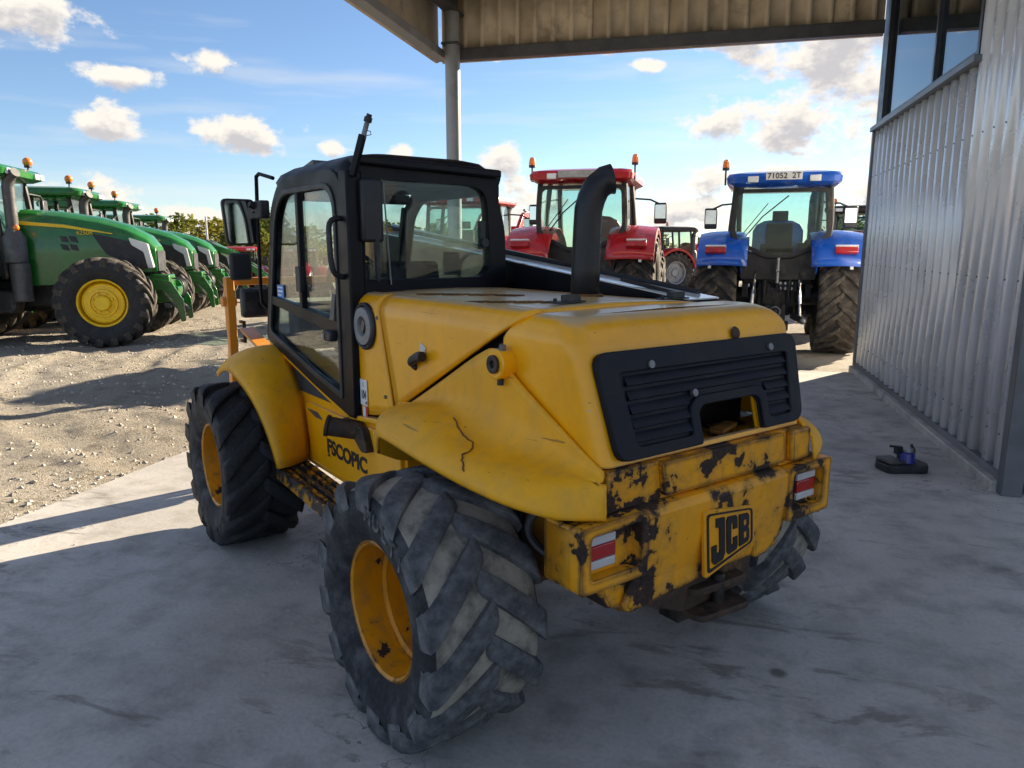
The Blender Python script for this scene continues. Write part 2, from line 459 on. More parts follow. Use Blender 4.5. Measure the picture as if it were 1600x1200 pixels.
        k.l(b1.outputs[0], ms.inputs[1]); k.l(b2.outputs[0], ms.inputs[2]); k.l(ms.outputs[0], k.out.inputs['Surface'])
        M[nm] = k.m
make_materials()

# ------------------------------------------------------------------ mesh helpers
def rfillet(pts, r, seg=4):
    """polygon with rounded corners; r scalar or per-corner list"""
    out = []
    n = len(pts)
    for i in range(n):
        p = Vector(pts[i]); a = Vector(pts[i-1]); b = Vector(pts[(i+1) % n])
        rr = r[i] if isinstance(r, (list, tuple)) else r
        u = (a-p); w = (b-p)
        d = min(rr, u.length*0.45, w.length*0.45)
        p0 = p + u.normalized()*d; p1 = p + w.normalized()*d
        for k in range(seg+1):
            t = k/seg
            q = p0*(1-t)**2 + p*2*t*(1-t) + p1*t*t
            out.append(tuple(q))
    return out

class MB:
    def __init__(s):
        s.v = []; s.f = []; s.m = []
    def add(s, vs, fs, mi=0):
        o = len(s.v)
        s.v += [tuple(x) for x in vs]
        s.f += [tuple(i+o for i in f) for f in fs]
        s.m += [mi]*len(fs)
        return s
    def box(s, c, d, rot=None, mi=0, taper=1.0):
        hx, hy, hz = d[0]/2, d[1]/2, d[2]/2
        vs = [Vector((sx*hx*(taper if sz > 0 else 1), sy*hy*(taper if sz > 0 else 1), sz*hz)) for sz in (-1, 1) for sx, sy in ((-1, -1), (1, -1), (1, 1), (-1, 1))]
        if rot:
            e = Euler(rot).to_matrix()
            vs = [e @ q for q in vs]
        vs = [q + Vector(c) for q in vs]
        return s.add(vs, [(3, 2, 1, 0), (4, 5, 6, 7), (0, 1, 5, 4), (1, 2, 6, 5), (2, 3, 7, 6), (3, 0, 4, 7)], mi)
    def bar(s, p0, p1, w, h, up=(0, 0, 1), mi=0):
        p0 = Vector(p0); p1 = Vector(p1)
        d = (p1-p0).normalized(); u = Vector(up)
        if abs(d.dot(u)) > 0.98:
            u = Vector((0, 1, 0))
        x = d.cross(u).normalized(); z = x.cross(d)
        vs = [p + x*a*w/2 + z*b*h/2 for p in (p0, p1) for a, b in ((-1, -1), (1, -1), (1, 1), (-1, 1))]
        return s.add(vs, [(0, 1, 2, 3), (7, 6, 5, 4), (4, 5, 1, 0), (5, 6, 2, 1), (6, 7, 3, 2), (7, 4, 0, 3)], mi)
    def tube(s, pts, r, seg=10, cap=True, mi=0):
        pts = [Vector(p) for p in pts]
        n = len(pts)
        rs = r if isinstance(r, (list, tuple)) else [r]*n
        rings = []
        prev = None
        for i, p in enumerate(pts):
            d = ((pts[min(i+1, n-1)]-p).normalized() + (p-pts[max(i-1, 0)]).normalized())
            d = d.normalized() if d.length > 1e-6 else Vector((0, 0, 1))
            if prev is None:
                a = Vector((1, 0, 0)) if abs(d.x) < 0.8 else Vector((0, 1, 0))
                x = d.cross(a).normalized()
            else:
                x = (prev - d*prev.dot(d)).normalized()
            prev = x
            y = d.cross(x)
            rings.append([p + (x*math.cos(2*math.pi*k/seg) + y*math.sin(2*math.pi*k/seg))*rs[i] for k in range(seg)])
        vs = [q for g in rings for q in g]
        fs = [(i*seg+k, i*seg+(k+1) % seg, (i+1)*seg+(k+1) % seg, (i+1)*seg+k) for i in range(n-1) for k in range(seg)]
        if cap:
            fs.append(tuple(range(seg-1, -1, -1)))
            fs.append(tuple((n-1)*seg+k for k in range(seg)))
        return s.add(vs, fs, mi)
    def cyl(s, p0, p1, r, seg=16, mi=0, r1=None):
        return s.tube([p0, p1], [r, r if r1 is None else r1], seg, True, mi)
    @staticmethod
    def _p(axis, a, b, h):
        return (h, a, b) if axis == 'x' else (a, h, b) if axis == 'y' else (a, b, h)
    def prism(s, poly, axis, a, b, mi=0):
        n = len(poly)
        vs = [s._p(axis, p[0], p[1], a) for p in poly] + [s._p(axis, p[0], p[1], b) for p in poly]
        fs = [tuple(range(n-1, -1, -1)), tuple(range(n, 2*n))] + [(i, (i+1) % n, n+(i+1) % n, n+i) for i in range(n)]
        return s.add(vs, fs, mi)
    def ring(s, outer, inner, axis, a, b, mi=0):
        n = len(outer)
        vs = []
        for h in (a, b):
            vs += [s._p(axis, p[0], p[1], h) for p in outer] + [s._p(axis, p[0], p[1], h) for p in inner]
        fs = []
        for i in range(n):
            j = (i+1) % n
            fs += [(i, j, n+j, n+i), (2*n+i, 3*n+i, 3*n+j, 2*n+j), (i, 2*n+i, 2*n+j, j), (n+i, n+j, 3*n+j, 3*n+i)]
        return s.add(vs, fs, mi)
    def lathe(s, prof, axis='x', c=(0, 0, 0), seg=32, mi=None, close=False):
        """prof: (radius, height along axis) list"""
        vs = []; n = len(prof)
        for k in range(seg):
            t = 2*math.pi*k/seg
            for (r, h) in prof:
                p = s._p(axis, r*math.cos(t), r*math.sin(t), h)
                vs.append((p[0]+c[0], p[1]+c[1], p[2]+c[2]))
        o = len(s.v)
        s.v += vs
        m = n if close else n-1
        for k in range(seg):
            k2 = (k+1) % seg
            for i in range(m):
                j = (i+1) % n
                s.f.append((o+k*n+i, o+k2*n+i, o+k2*n+j, o+k*n+j))
                s.m.append(mi[i] if mi else 0)
        return s
    def grid(s, rows, mi=0, closed=False):
        n = len(rows[0]); m = len(rows)
        vs = [q for r in rows for q in r]
        fs = [(i*n+k, i*n+k+1, (i+1)*n+k+1, (i+1)*n+k) for i in range(m-1) for k in range(n-1)]
        if closed:
            fs += [(i*n+n-1, i*n, (i+1)*n, (i+1)*n+n-1) for i in range(m-1)]
        return s.add(vs, fs, mi)
    def loft(s, secs, cap=True, mi=0):
        """closed sections of equal count"""
        o = len(s.v); n = len(secs[0])
        s.grid(secs, mi, True)
        if cap:
            s.f.append(tuple(o+k for k in range(n-1, -1, -1))); s.m.append(mi)
            s.f.append(tuple(o+(len(secs)-1)*n+k for k in range(n))); s.m.append(mi)
        return s
    def ball(s, c, r, seg=12, rings=8, sc=(1, 1, 1), mi=0):
        rows = []
        for i in range(rings+1):
            t = math.pi*i/rings
            rows.append([(c[0]+sc[0]*r*math.sin(t)*math.cos(2*math.pi*k/seg), c[1]+sc[1]*r*math.sin(t)*math.sin(2*math.pi*k/seg), c[2]+sc[2]*r*math.cos(t)) for k in range(seg)])
        return s.grid(rows, mi, True)
    def mesh(s, name, mats, angle=35, fix=True):
        me = bpy.data.meshes.new(name)
        me.from_pydata(s.v, [], s.f)
        for m in (mats if isinstance(mats, (list, tuple)) else [mats]):
            me.materials.append(M[m])
        if any(s.m):
            me.polygons.foreach_set('material_index', s.m)
        if fix:
            bm = bmesh.new(); bm.from_mesh(me)
            bmesh.ops.remove_doubles(bm, verts=bm.verts, dist=1e-5)
            bmesh.ops.recalc_face_normals(bm, faces=bm.faces)
            bm.to_mesh(me); bm.free()
        me.polygons.foreach_set('use_smooth', [True]*len(me.polygons))
        me.set_sharp_from_angle(angle=R_(angle))
        return me
    def build(s, name, mats, parent=None, bevel=0.0, solid=0.0, angle=35, fix=True, bseg=2, off=-1):
        o = bpy.data.objects.new(name, s.mesh(name, mats, angle, fix))
        col.objects.link(o)
        if parent is not None:
            o.parent = parent
        if solid:
            md = o.modifiers.new('solid', 'SOLIDIFY'); md.thickness = solid; md.offset = off
        if bevel:
            md = o.modifiers.new('bevel', 'BEVEL'); md.width = bevel; md.segments = bseg; md.limit_method = 'ANGLE'; md.angle_limit = R_(32)
            md.harden_normals = False
        return o

def tag(o, label=None, cat=None, group=None, kind=None):
    if label: o['label'] = label
    if cat: o['category'] = cat
    if group: o['group'] = group
    if kind: o['kind'] = kind
    return o

def empty(name, loc=(0, 0, 0), rz=0.0, parent=None):
    o = bpy.data.objects.new(name, None)
    col.objects.link(o)
    o.location = loc; o.rotation_euler = (0, 0, rz)
    o.empty_display_size = 0.2
    if parent is not None:
        o.parent = parent
    return o

def inst(src, parent=None, loc=None, rot=None, scale=None, name=None):
    c = src.copy()
    col.objects.link(c)
    if name: c.name = name
    c.parent = parent
    if loc is not None: c.location = loc
    if rot is not None: c.rotation_euler = rot
    if scale is not None: c.scale = scale
    return c

def copy_tree(src, parent=None):
    c = src.copy()
    col.objects.link(c)
    c.parent = parent
    for ch in list(src.children):
        copy_tree(ch, c)
    return c

def bez(p0, p1, p2, p3, n):
    out = []
    for i in range(n+1):
        t = i/n; u = 1-t
        out.append(tuple(u**3*a + 3*u*u*t*b + 3*u*t*t*c + t**3*d for a, b, c, d in zip(p0, p1, p2, p3)))
    return out

def text_mesh(name, body, mat, size, parent, loc, rot, depth=0.002, bold=0.0, sx=1.0, align='CENTER'):
    cu = bpy.data.curves.new(name, 'FONT')
    cu.body = body; cu.size = size; cu.extrude = depth; cu.offset = bold
    cu.align_x = align; cu.align_y = 'CENTER'
    tmp = bpy.data.objects.new(name + '_tmp', cu)
    col.objects.link(tmp)
    dg = bpy.context.evaluated_depsgraph_get()
    me = bpy.data.meshes.new_from_object(tmp.evaluated_get(dg))
    bpy.data.objects.remove(tmp, do_unlink=True)
    me.materials.clear(); me.materials.append(M[mat])
    o = bpy.data.objects.new(name, me)
    col.objects.link(o)
    o.parent = parent; o.location = loc; o.rotation_euler = rot; o.scale = (sx, 1, 1)
    return o

def apply_cut(obj, cutter_mb):
    """cut a hole with a temporary boolean"""
    me = cutter_mb.mesh('cutter', 'cavity_shade')
    c = bpy.data.objects.new('cutter', me); col.objects.link(c)
    c.matrix_world = obj.matrix_world.copy()
    c.parent = obj.parent
    md = obj.modifiers.new('cut', 'BOOLEAN'); md.object = c; md.operation = 'DIFFERENCE'; md.solver = 'EXACT'
    bpy.context.view_layer.update()
    dg = bpy.context.evaluated_depsgraph_get()
    new = bpy.data.meshes.new_from_object(obj.evaluated_get(dg))
    obj.modifiers.clear()
    obj.data = new
    bpy.data.objects.remove(c, do_unlink=True)
    return obj
# ------------------------------------------------------------------ setting: ground, slab, building, canopy
SLAB_X0, SLAB_X1, SLAB_Y0, SLAB_Y1 = -4.40, 2.42, -6.0, 11.45
WALL_X = 2.29

def smooth_noise(nx, ny, cells, seed):
    rng = np.random.RandomState(seed)
    g = rng.rand(cells[1]+2, cells[0]+2)
    xs = np.linspace(0, cells[0], nx); ys = np.linspace(0, cells[1], ny)
    xi = xs.astype(int); yi = ys.astype(int)
    xf = xs-xi; yf = ys-yi
    xf = xf*xf*(3-2*xf); yf = yf*yf*(3-2*yf)
    a = g[np.ix_(yi, xi)]; b = g[np.ix_(yi, xi+1)]; c = g[np.ix_(yi+1, xi)]; d = g[np.ix_(yi+1, xi+1)]
    return (a*(1-xf)+b*xf)*(1-yf)[:, None] + (c*(1-xf)+d*xf)*yf[:, None]

def terrain(x, y):
    """the yard is level; beyond it the land falls away a little, more to the west"""
    r = math.hypot(x, y); az = math.degrees(math.atan2(x, y))
    s = min(1.0, max(0.0, (r-26)/22)); s = s*s*(3-2*s)
    w = min(1.0, max(0.0, (-az-10)/22)); w = w*w*(3-2*w)
    if az > 60 or az < -120: w = 0.0
    return -0.03 - s*(0.5+1.1*w)

def build_ground():
    # one sheet to the horizon, its middle cut out for the finer, uneven yard by the slab
    x0, x1, y0, y1 = -17.0, SLAB_X0, 1.0, 17.0
    mb = MB()
    big = 900
    rr = [0.0, 6, 14, 22, 26, 30, 34, 38, 42, 46, 50, 60, 90, 200, big]
    na = 72
    rows = []
    for r in rr:
        row = []
        for k in range(na):
            a = 2*math.pi*k/na
            row.append((r*math.sin(a), r*math.cos(a), terrain(r*math.sin(a), r*math.cos(a))))
        rows.append(row)
    mb.grid(rows, 0, True)
    # fine relief near the camera
    nx, ny = 250, 320
    h = (smooth_noise(nx, ny, (10, 12), 1)-0.5)*0.05 + (smooth_noise(nx, ny, (42, 52), 2)-0.5)*0.035 + (smooth_noise(nx, ny, (120, 150), 3)-0.5)*0.022
    # tyre ruts curling round towards the slab
    X, Yg = np.meshgrid(np.linspace(x0, x1, nx), np.linspace(y0, y1, ny))
    for rr, w in ((7.6, 0.22), (8.15, 0.2), (9.6, 0.24), (5.9, 0.2)):
        d = np.hypot(X+1.2, (Yg-13.2)*1.1)
        h -= 0.035*np.exp(-((d-rr)/w)**2)
        h += 0.018*np.exp(-((d-rr-0.32)/0.12)**2)
    edge = np.minimum(np.minimum(X-x0, x1-X)/0.6, np.minimum(Yg-y0, y1-Yg)/0.6).clip(0, 1)
    z = 0.012 + (h+0.0)*(0.25+0.75*edge) - 0.035*(1-edge)
    z = np.where(X > x1-0.3, np.minimum(z, -0.004), z)
    vs = np.stack([X, Yg, z], -1).reshape(-1, 3)
    fs = [(j*nx+i, j*nx+i+1, (j+1)*nx+i+1, (j+1)*nx+i) for j in range(ny-1) for i in range(nx-1)]
    mb.add(vs.tolist(), fs)
    g = mb.build('ground', 'gravel', fix=False, angle=80)
    tag(g, kind='structure')
    # loose stones lying on it
    rng = random.Random(3)
    sb = MB()
    def zat(px, py):
        i = min(max(int((px-x0)/(x1-x0)*(nx-1)), 0), nx-1); j = min(max(int((py-y0)/(y1-y0)*(ny-1)), 0), ny-1)
        return z[j, i]
    for k in range(16000):
        py = 2.2 + 13.5*rng.random()**1.3
        px = SLAB_X0 - 0.02 - 11.5*rng.random()**1.2
        s = 0.006 + 0.026*rng.random()**3.2
        t = rng.random()*6.28
        c, sn = math.cos(t), math.sin(t)
        base = [(1, 0, 0), (0.2, 0.9, 0.1), (-0.9, 0.3, 0), (-0.3, -0.8, 0.05), (0.1, 0.05, 0.75)]
        zz = zat(px, py)
        vs = [(px+s*(a*c-b*sn)*(0.8+0.5*rng.random()), py+s*(a*sn+b*c), zz+s*(d*(0.7+0.5*rng.random()))-0.001) for a, b, d in base]
        sb.add(vs, [(0, 1, 4), (1, 2, 4), (2, 3, 4), (3, 0, 4)])
    st = sb.build('loose_stones', 'stone', fix=False, angle=10)
    tag(st, 'pale loose stones scattered over the gravel yard', 'gravel', kind='stuff')

def build_slab():
    root = MB().box(((SLAB_X0+SLAB_X1)/2, (SLAB_Y0+SLAB_Y1)/2, -0.06), (SLAB_X1-SLAB_X0-0.02, SLAB_Y1-SLAB_Y0-0.02, 0.10)).build('concrete_floor', 'concrete')
    tag(root, kind='structure')
    ys = [SLAB_Y0, 0.1, 5.93, SLAB_Y1]
    xs = [SLAB_X0, SLAB_X1]
    for j in range(3):
        mb = MB()
        a, b = ys[j]+0.004, ys[j+1]-0.004
        mb.box(((xs[0]+xs[1])/2, (a+b)/2, -0.013), (xs[1]-xs[0], b-a, 0.026))
        mb.build('floor_panel', 'concrete', root, bevel=0.004)
    # small chips of stone and bark on the concrete
    rng = random.Random(11)
    sb = MB()
    for k in range(150):
        px = rng.uniform(-4.2, 2.1); py = rng.uniform(1.2, 8)
        s = 0.003 + 0.008*rng.random()**3
        t = rng.random()*6.28
        vs = [(px+s*math.cos(t+a)*(0.7+0.6*rng.random()), py+s*math.sin(t+a)*(0.7+0.6*rng.random()), 0.0005) for a in (0, 1.6, 3.1, 4.7)] + [(px, py, s*0.8)]
        sb.add(vs, [(0, 1, 4), (1, 2, 4), (2, 3, 4), (3, 0, 4)])
    o = sb.build('floor_grit', 'stone', fix=False, angle=10)
    tag(o, 'fine grit and chips lying on the concrete floor', 'grit', kind='stuff')

def build_workshop():
    root = empty('workshop_building', (WALL_X, 6, 0))
    def L(mb, name, mat, parent=root, **kw):
        o = mb.build(name, mat, None, **kw)
        o.parent = parent
        o.matrix_parent_inverse = Matrix.Translation((-WALL_X, -6, 0))
        return o
    Yn, Yf, SILL = 5.98, 11.58, 3.37
    # trapezoidal cladding in sheets about a metre wide
    per, dep = 0.25, 0.045
    def sheet(a, b, z0, z1):
        pts = []
        y = a
        while y < b - 1e-4:
            for dy, dx in ((0.0, 0.0), (0.115, 0.0), (0.140, -dep), (0.225, -dep), (0.25, 0.0)):
                if y+dy <= b + 1e-4:
                    pts.append((y+dy, dx))
            y += per
        rows = [[(WALL_X+dx, yy, zz) for (yy, dx) in pts] for zz in (z0, z1)]
        return MB().grid(rows)
    y = Yf
    while y > Yn + 0.01:
        a = max(Yn, y-1.0)
        top = SILL if a >= 7.4 else 5.6
        if a < 7.5 < y:
            top = SILL if (a+y)/2 > 7.5 else 5.6
        sh = L(sheet(a, y, 0.13, top), 'cladding_sheet', 'galvanised', solid=0.004, angle=20)
        mbs = MB()
        yy = a + 0.1825
        while yy < y:
            for zz in (0.40, 1.55, 2.75, 4.2, 5.2):
                if zz < top-0.1:
                    mbs.cyl((WALL_X-dep, yy, zz), (WALL_X-dep-0.008, yy, zz), 0.007, 6)
            yy += per
        o = mbs.build('screw_row', 'trim_grey', sh)
        o['kind'] = 'stuff'
        y = a
    # drip flashing and kerb
    L(MB().prism([(WALL_X-0.09, 0.03), (WALL_X-0.05, 0.125), (WALL_X+0.05, 0.14), (WALL_X+0.05, 0.03)], 'y', Yn, Yf), 'base_flashing', 'trim_grey', bevel=0.004)
    L(MB().box((WALL_X-0.03, (Yn+Yf)/2, 0.03), (0.20, Yf-Yn, 0.10)), 'kerb', 'concrete', bevel=0.01)
    # window band
    wy0, wy1, wz0, wz1 = 7.58, 11.25, SILL+0.06, 5.4
    L(MB().box((WALL_X-0.02, (7.5+11.6)/2, SILL+0.02), (0.18, 4.12, 0.06)), 'sill', 'trim_grey', bevel=0.006)
    win = L(MB().ring([(wy0, wz0), (wy1+0.3, wz0), (wy1+0.3, wz1), (wy0, wz1)], [(wy0+0.06, wz0+0.05), (wy1-0.02, wz0+0.05), (wy1-0.02, wz1-0.06), (wy0+0.06, wz1-0.06)], 'x', WALL_X-0.05, WALL_X+0.05), 'window', 'frame_dark', bevel=0.005)
    ms = [wy0+0.06, 9.0, 10.1, wy1-0.02]
    MB().box((WALL_X, ms[1], (wz0+wz1)/2), (0.08, 0.05, wz1-wz0-0.12)).build('mullion', 'frame_dark', win)
    for k in (0, 1):
        a, b = (ms[0], ms[1]-0.028) if k == 0 else (ms[1]+0.028, ms[3])
        o = MB().box((WALL_X+0.01, (a+b)/2, (wz0+wz1)/2), (0.012, b-a, wz1-wz0-0.12)).build('pane', 'window_glass', win)
    # corner trims, further wall towards the camera with a roller door, and the rest of the shed
    L(MB().box((WALL_X-0.02, Yn-0.05, 2.8), (0.14, 0.10, 5.6)), 'corner_trim', 'trim_grey', bevel=0.006)
    L(MB().box((WALL_X+0.0, Yf+0.04, SILL/2), (0.14, 0.08, SILL)), 'corner_trim', 'trim_grey', bevel=0.006)
    L(MB().box((WALL_X+4.55, Yn-0.02, 2.8), (8.9, 0.06, 5.6)), 'end_wall', 'galvanised')
    L(MB().box((WALL_X+4.5, Yf+0.03, 2.8), (8.8, 0.10, 5.6)), 'end_wall', 'galvanised')
    L(MB().box((WALL_X+9.0, 8.78, 2.8), (0.10, 5.5, 5.6)), 'rear_wall', 'galvanised')
    L(MB().box((WALL_X+4.55, 8.78, 5.7), (9.3, 5.9, 0.16)), 'roof', 'canopy_steel')
    tag(root, 'grey metal clad workshop with ribbed wall sheets and high window on the right', 'building')

def build_canopy():
    root = empty('canopy_roof', (-1.0, 11.3, 4.55))
    inv = Matrix.Translation((1.0, -11.3, -4.55))
    def L(mb, name, mat, **kw):
        o = mb.build(name, mat, root, **kw)
        o.matrix_parent_inverse = inv
        return o
    X0, X1, YF, Z0, Z1 = -4.10, 2.20, 11.34, 4.56, 5.62
    # front fascia: ribbed sheets seen from behind, on a bottom rail
    per = 0.27
    x = X0+0.26
    while x < X1-0.05:
        b = min(x+per*4, X1)
        pts = []
        xx = x
        while xx < b-1e-4:
            for dx, dy in ((0, 0), (0.19, 0.0), (0.205, -0.03), (0.255, -0.03), (0.27, 0)):
                if xx+dx <= b+1e-4:
                    pts.append((xx+dx, dy))
            xx += per
        L(MB().grid([[(px, YF-0.02+dy, z) for px, dy in pts] for z in (Z0+0.17, Z1)]), 'fascia_sheet', 'canopy_sheet', solid=0.003, angle=20)
        x = b
    L(MB().box(((X0+X1)/2+0.12, YF-0.03, Z0+0.085), (X1-X0-0.26, 0.12, 0.17)), 'fascia_rail', 'canopy_steel', bevel=0.008)
    L(MB().box(((X0+X1)/2+0.05, YF+0.06, (Z0+Z1)/2), (X1-X0-0.1, 0.05, Z1-Z0)), 'fascia_facing', 'canopy_sheet')
    # left fascia
    L(MB().box((X0+0.03, YF-3.4, (Z0+Z1)/2), (0.05, 6.8, Z1-Z0)), 'side_fascia', 'canopy_sheet')
    L(MB().box((X0+0.14, YF-3.4, Z0+0.06), (0.17, 6.7, 0.12)), 'side_rail', 'post_grey', bevel=0.008)
    # rafters and roof deck
    for bx in (-3.71, 1.78):
        L(MB().box((bx, YF-3.4, 5.18), (0.22, 6.6, 0.03)).box((bx, YF-3.4, 5.48), (0.22, 6.6, 0.03)).box((bx, YF-3.4, 5.33), (0.025, 6.6, 0.27)), 'rafter', 'canopy_steel')
    for py in (9.6, 7.6, 5.6):
        L(MB().box((-0.95, py, 5.55), (6.2, 0.09, 0.12)), 'purlin', 'canopy_steel')
    L(MB().box((-0.95, YF-3.4, 5.66), (6.35, 6.9, 0.06)), 'roof_deck', 'soffit_bounce')
    tag(root, 'steel canopy roof with ribbed beige fascia above the concrete floor', 'canopy')
    post = empty('steel_post', (-3.71, 11.0, 0))
    MB().cyl((0, 0, 0.02), (0, 0, 5.16), 0.11, 28).build('pole', 'post_grey', post, angle=50)
    MB().box((0, 0, 0.01), (0.34, 0.34, 0.02)).build('base_plate', 'post_grey', post)
    MB().box((0, 0, 4.72), (0.26, 0.26, 0.03)).build('collar', 'canopy_steel', post)
    tag(post, 'round grey steel post holding up the canopy corner', 'post')

# ------------------------------------------------------------------ trees
def crown_mesh(name, rx, rz, n, seed, mat):
    rng = random.Random(seed)
    clumps = []
    for k in range(16):
        t = rng.random()*6.28; u = rng.uniform(-0.7, 1.0); r = rng.uniform(0.35, 0.95)*math.sqrt(max(0.05, 1-u*u*0.8))
        clumps.append((rx*r*math.cos(t)*0.8, rx*r*math.sin(t)*0.8, rz*u*0.8, rng.uniform(0.25, 0.45)*rx))
    mb = MB()
    for k in range(n):
        cx, cy, cz, cr = clumps[rng.randrange(len(clumps))]
        d = Vector((rng.gauss(0, 1), rng.gauss(0, 1), rng.gauss(0, 1))).normalized()*cr*(0.55+0.5*rng.random())
        p = Vector((cx, cy, cz)) + d
        s = rx*rng.uniform(0.035, 0.075)
        a = Vector((rng.gauss(0, 1), rng.gauss(0, 1), rng.gauss(0, 1))).normalized()
        b = a.orthogonal().normalized()
        c = a.cross(b)
        mb.add([p+b*s, p+c*s*0.6, p-b*s, p-c*s*0.6], [(0, 1, 2, 3)])
    return mb.mesh(name, mat, fix=False, angle=180)

def build_trees():
    crowns = [crown_mesh('crown_a', 2.2, 2.4, 2600, 1, 'leaf_a'), crown_mesh('crown_b', 2.4, 2.0, 2600, 2, 'leaf_b'), crown_mesh('crown_c', 2.0, 1.8, 2200, 3, 'leaf_c')]
    def tree(az, dist, height, kind, label, w=1.0):
        # az from +Y towards +X
        t = empty('tree', (dist*math.sin(R_(az)), dist*math.cos(R_(az)), terrain(dist*math.sin(R_(az)), dist*math.cos(R_(az)))-0.03))
        rng = random.Random(int(az*10)+int(dist))
        height = height + 0.6
        th = height*0.55
        mb = MB().tube([(0, 0, 0), (0.05, 0.03, th*0.5), (0.0, 0.06, th)], [0.16, 0.12, 0.05], 7)
        for q in range(4):
            a = rng.random()*6.28
            mb.tube([(0, 0.03, th*(0.45+0.12*q)), (math.cos(a)*0.8*w, math.sin(a)*0.8*w, th*(0.75+0.12*q)), (math.cos(a)*1.3*w, math.sin(a)*1.3*w, th*(0.95+0.13*q))], [0.06, 0.04, 0.015], 5)
        mb.build('trunk', 'bark', t)
        c = bpy.data.objects.new('crown', crowns[kind]); col.objects.link(c); c.parent = t
        c.location = (0, 0, height*0.56); sc = height*0.44/2.3
        c.scale = (sc*w, sc*w, sc); c.rotation_euler = (0, 0, rng.random()*6.28)
        tag(t, label, 'tree', 'trees along the far hedge line')
        return t
    L = [(-41.5, 62, 4.6, 1, 'low bushy tree behind the green tractors, leftmost of the far hedge', 1.5),
         (-38.8, 60, 5.2, 0, 'rounded olive green tree just right of the leftmost hedge bush', 1.4),
         (-36.6, 64, 5.4, 2, 'yellowish tree behind the noses of the green tractors', 1.5),
         (-34.6, 66, 4.9, 0, 'olive hedge tree beside the thin white pole', 1.5),
         (-33.2, 52, 5.7, 1, 'taller dark tree just left of the cab mirror', 0.9),
         (-31.6, 50, 3.8, 2, 'pale yellow green tree behind the far red tractors', 1.3),
         (-29.5, 48, 4.4, 2, 'willowy yellow tree seen between mirror bracket and cab', 1.2),
         (-27.0, 55, 4.6, 0, 'green tree seen through the telehandler door glass', 1.5),
         (-24.0, 58, 4.5, 1, 'dark tree behind the telehandler cab', 1.6),
         (-20.5, 60, 4.2, 0, 'green tree seen through the rear cab window', 1.6),
         (10.4, 58, 4.4, 0, 'small olive tree right of the blue tractor cab', 1.3),
         (12.6, 60, 4.0, 1, 'dark low tree beside the ribbed wall edge', 1.4),
         (-3.5, 75, 3.4, 2, 'low yellow hedge tree far behind between red and blue tractors', 1.8),
         (-44.5, 60, 4.2, 0, 'low green tree hidden among the green tractor cabs', 1.6)]
    for a in L:
        tree(*a)
    p = empty('white_pole', (46*math.sin(R_(-36.4)), 46*math.cos(R_(-36.4)), -1.5))
    MB().cyl((0, 0, -0.03), (0, 0, 4.9), 0.09, 10, r1=0.05).build('shaft', 'pole_white', p)
    MB().ball((0, 0, 4.92), 0.06, 8, 6).build('cap', 'pole_white', p)
    tag(p, 'thin white pole standing in front of the far trees', 'pole')

build_ground()
build_slab()
build_workshop()
build_canopy()
build_trees()
# ------------------------------------------------------------------ wheels
WHEELS = {}
def lug_mesh(name, R, W, h, width, sweep, mats):
    """one tread bar: outer end flush with the shoulder at -W/2, running just past the middle; wheel axis is x,
    the bar starts at angle 0 on the rear side and climbs"""
    secs = []
    for (t, drop, bd) in ((0.0, 2.3, 3.2), (0.0, 0.75, 2.6), (0.06, 0.18, 2.0), (0.16, 0.02, 1.5), (0.3, 0.0, 1.3), (0.5, 0.0, 1.2), (0.7, 0.0, 1.2), (0.86, 0.05, 1.2), (0.95, 0.2, 1.2), (1.0, 0.6, 1.2)):
        x = -W*0.5*(1.045 if drop < 2 else 1.03) + t*(W*0.5*1.03+0.075*W)
        th = sweep*(t**0.9)
        hw = width*0.5*(1.12-0.16*t)*(0.78 if t == 1.0 else 1.0)
        rr = R-h*drop
        base = R-h*bd
        def P(off, rad):
            tt = th + off*1.22/R
            return (x, -rad*math.cos(tt), rad*math.sin(tt))
        secs.append([P(-hw*1.16, base), P(-hw*1.0, rr-h*0.16), P(-hw*0.78, rr), P(hw*0.78, rr), P(hw*1.0, rr-h*0.16), P(hw*1.16, base)])
    return MB().loft(secs).mesh(name, mats, 45)

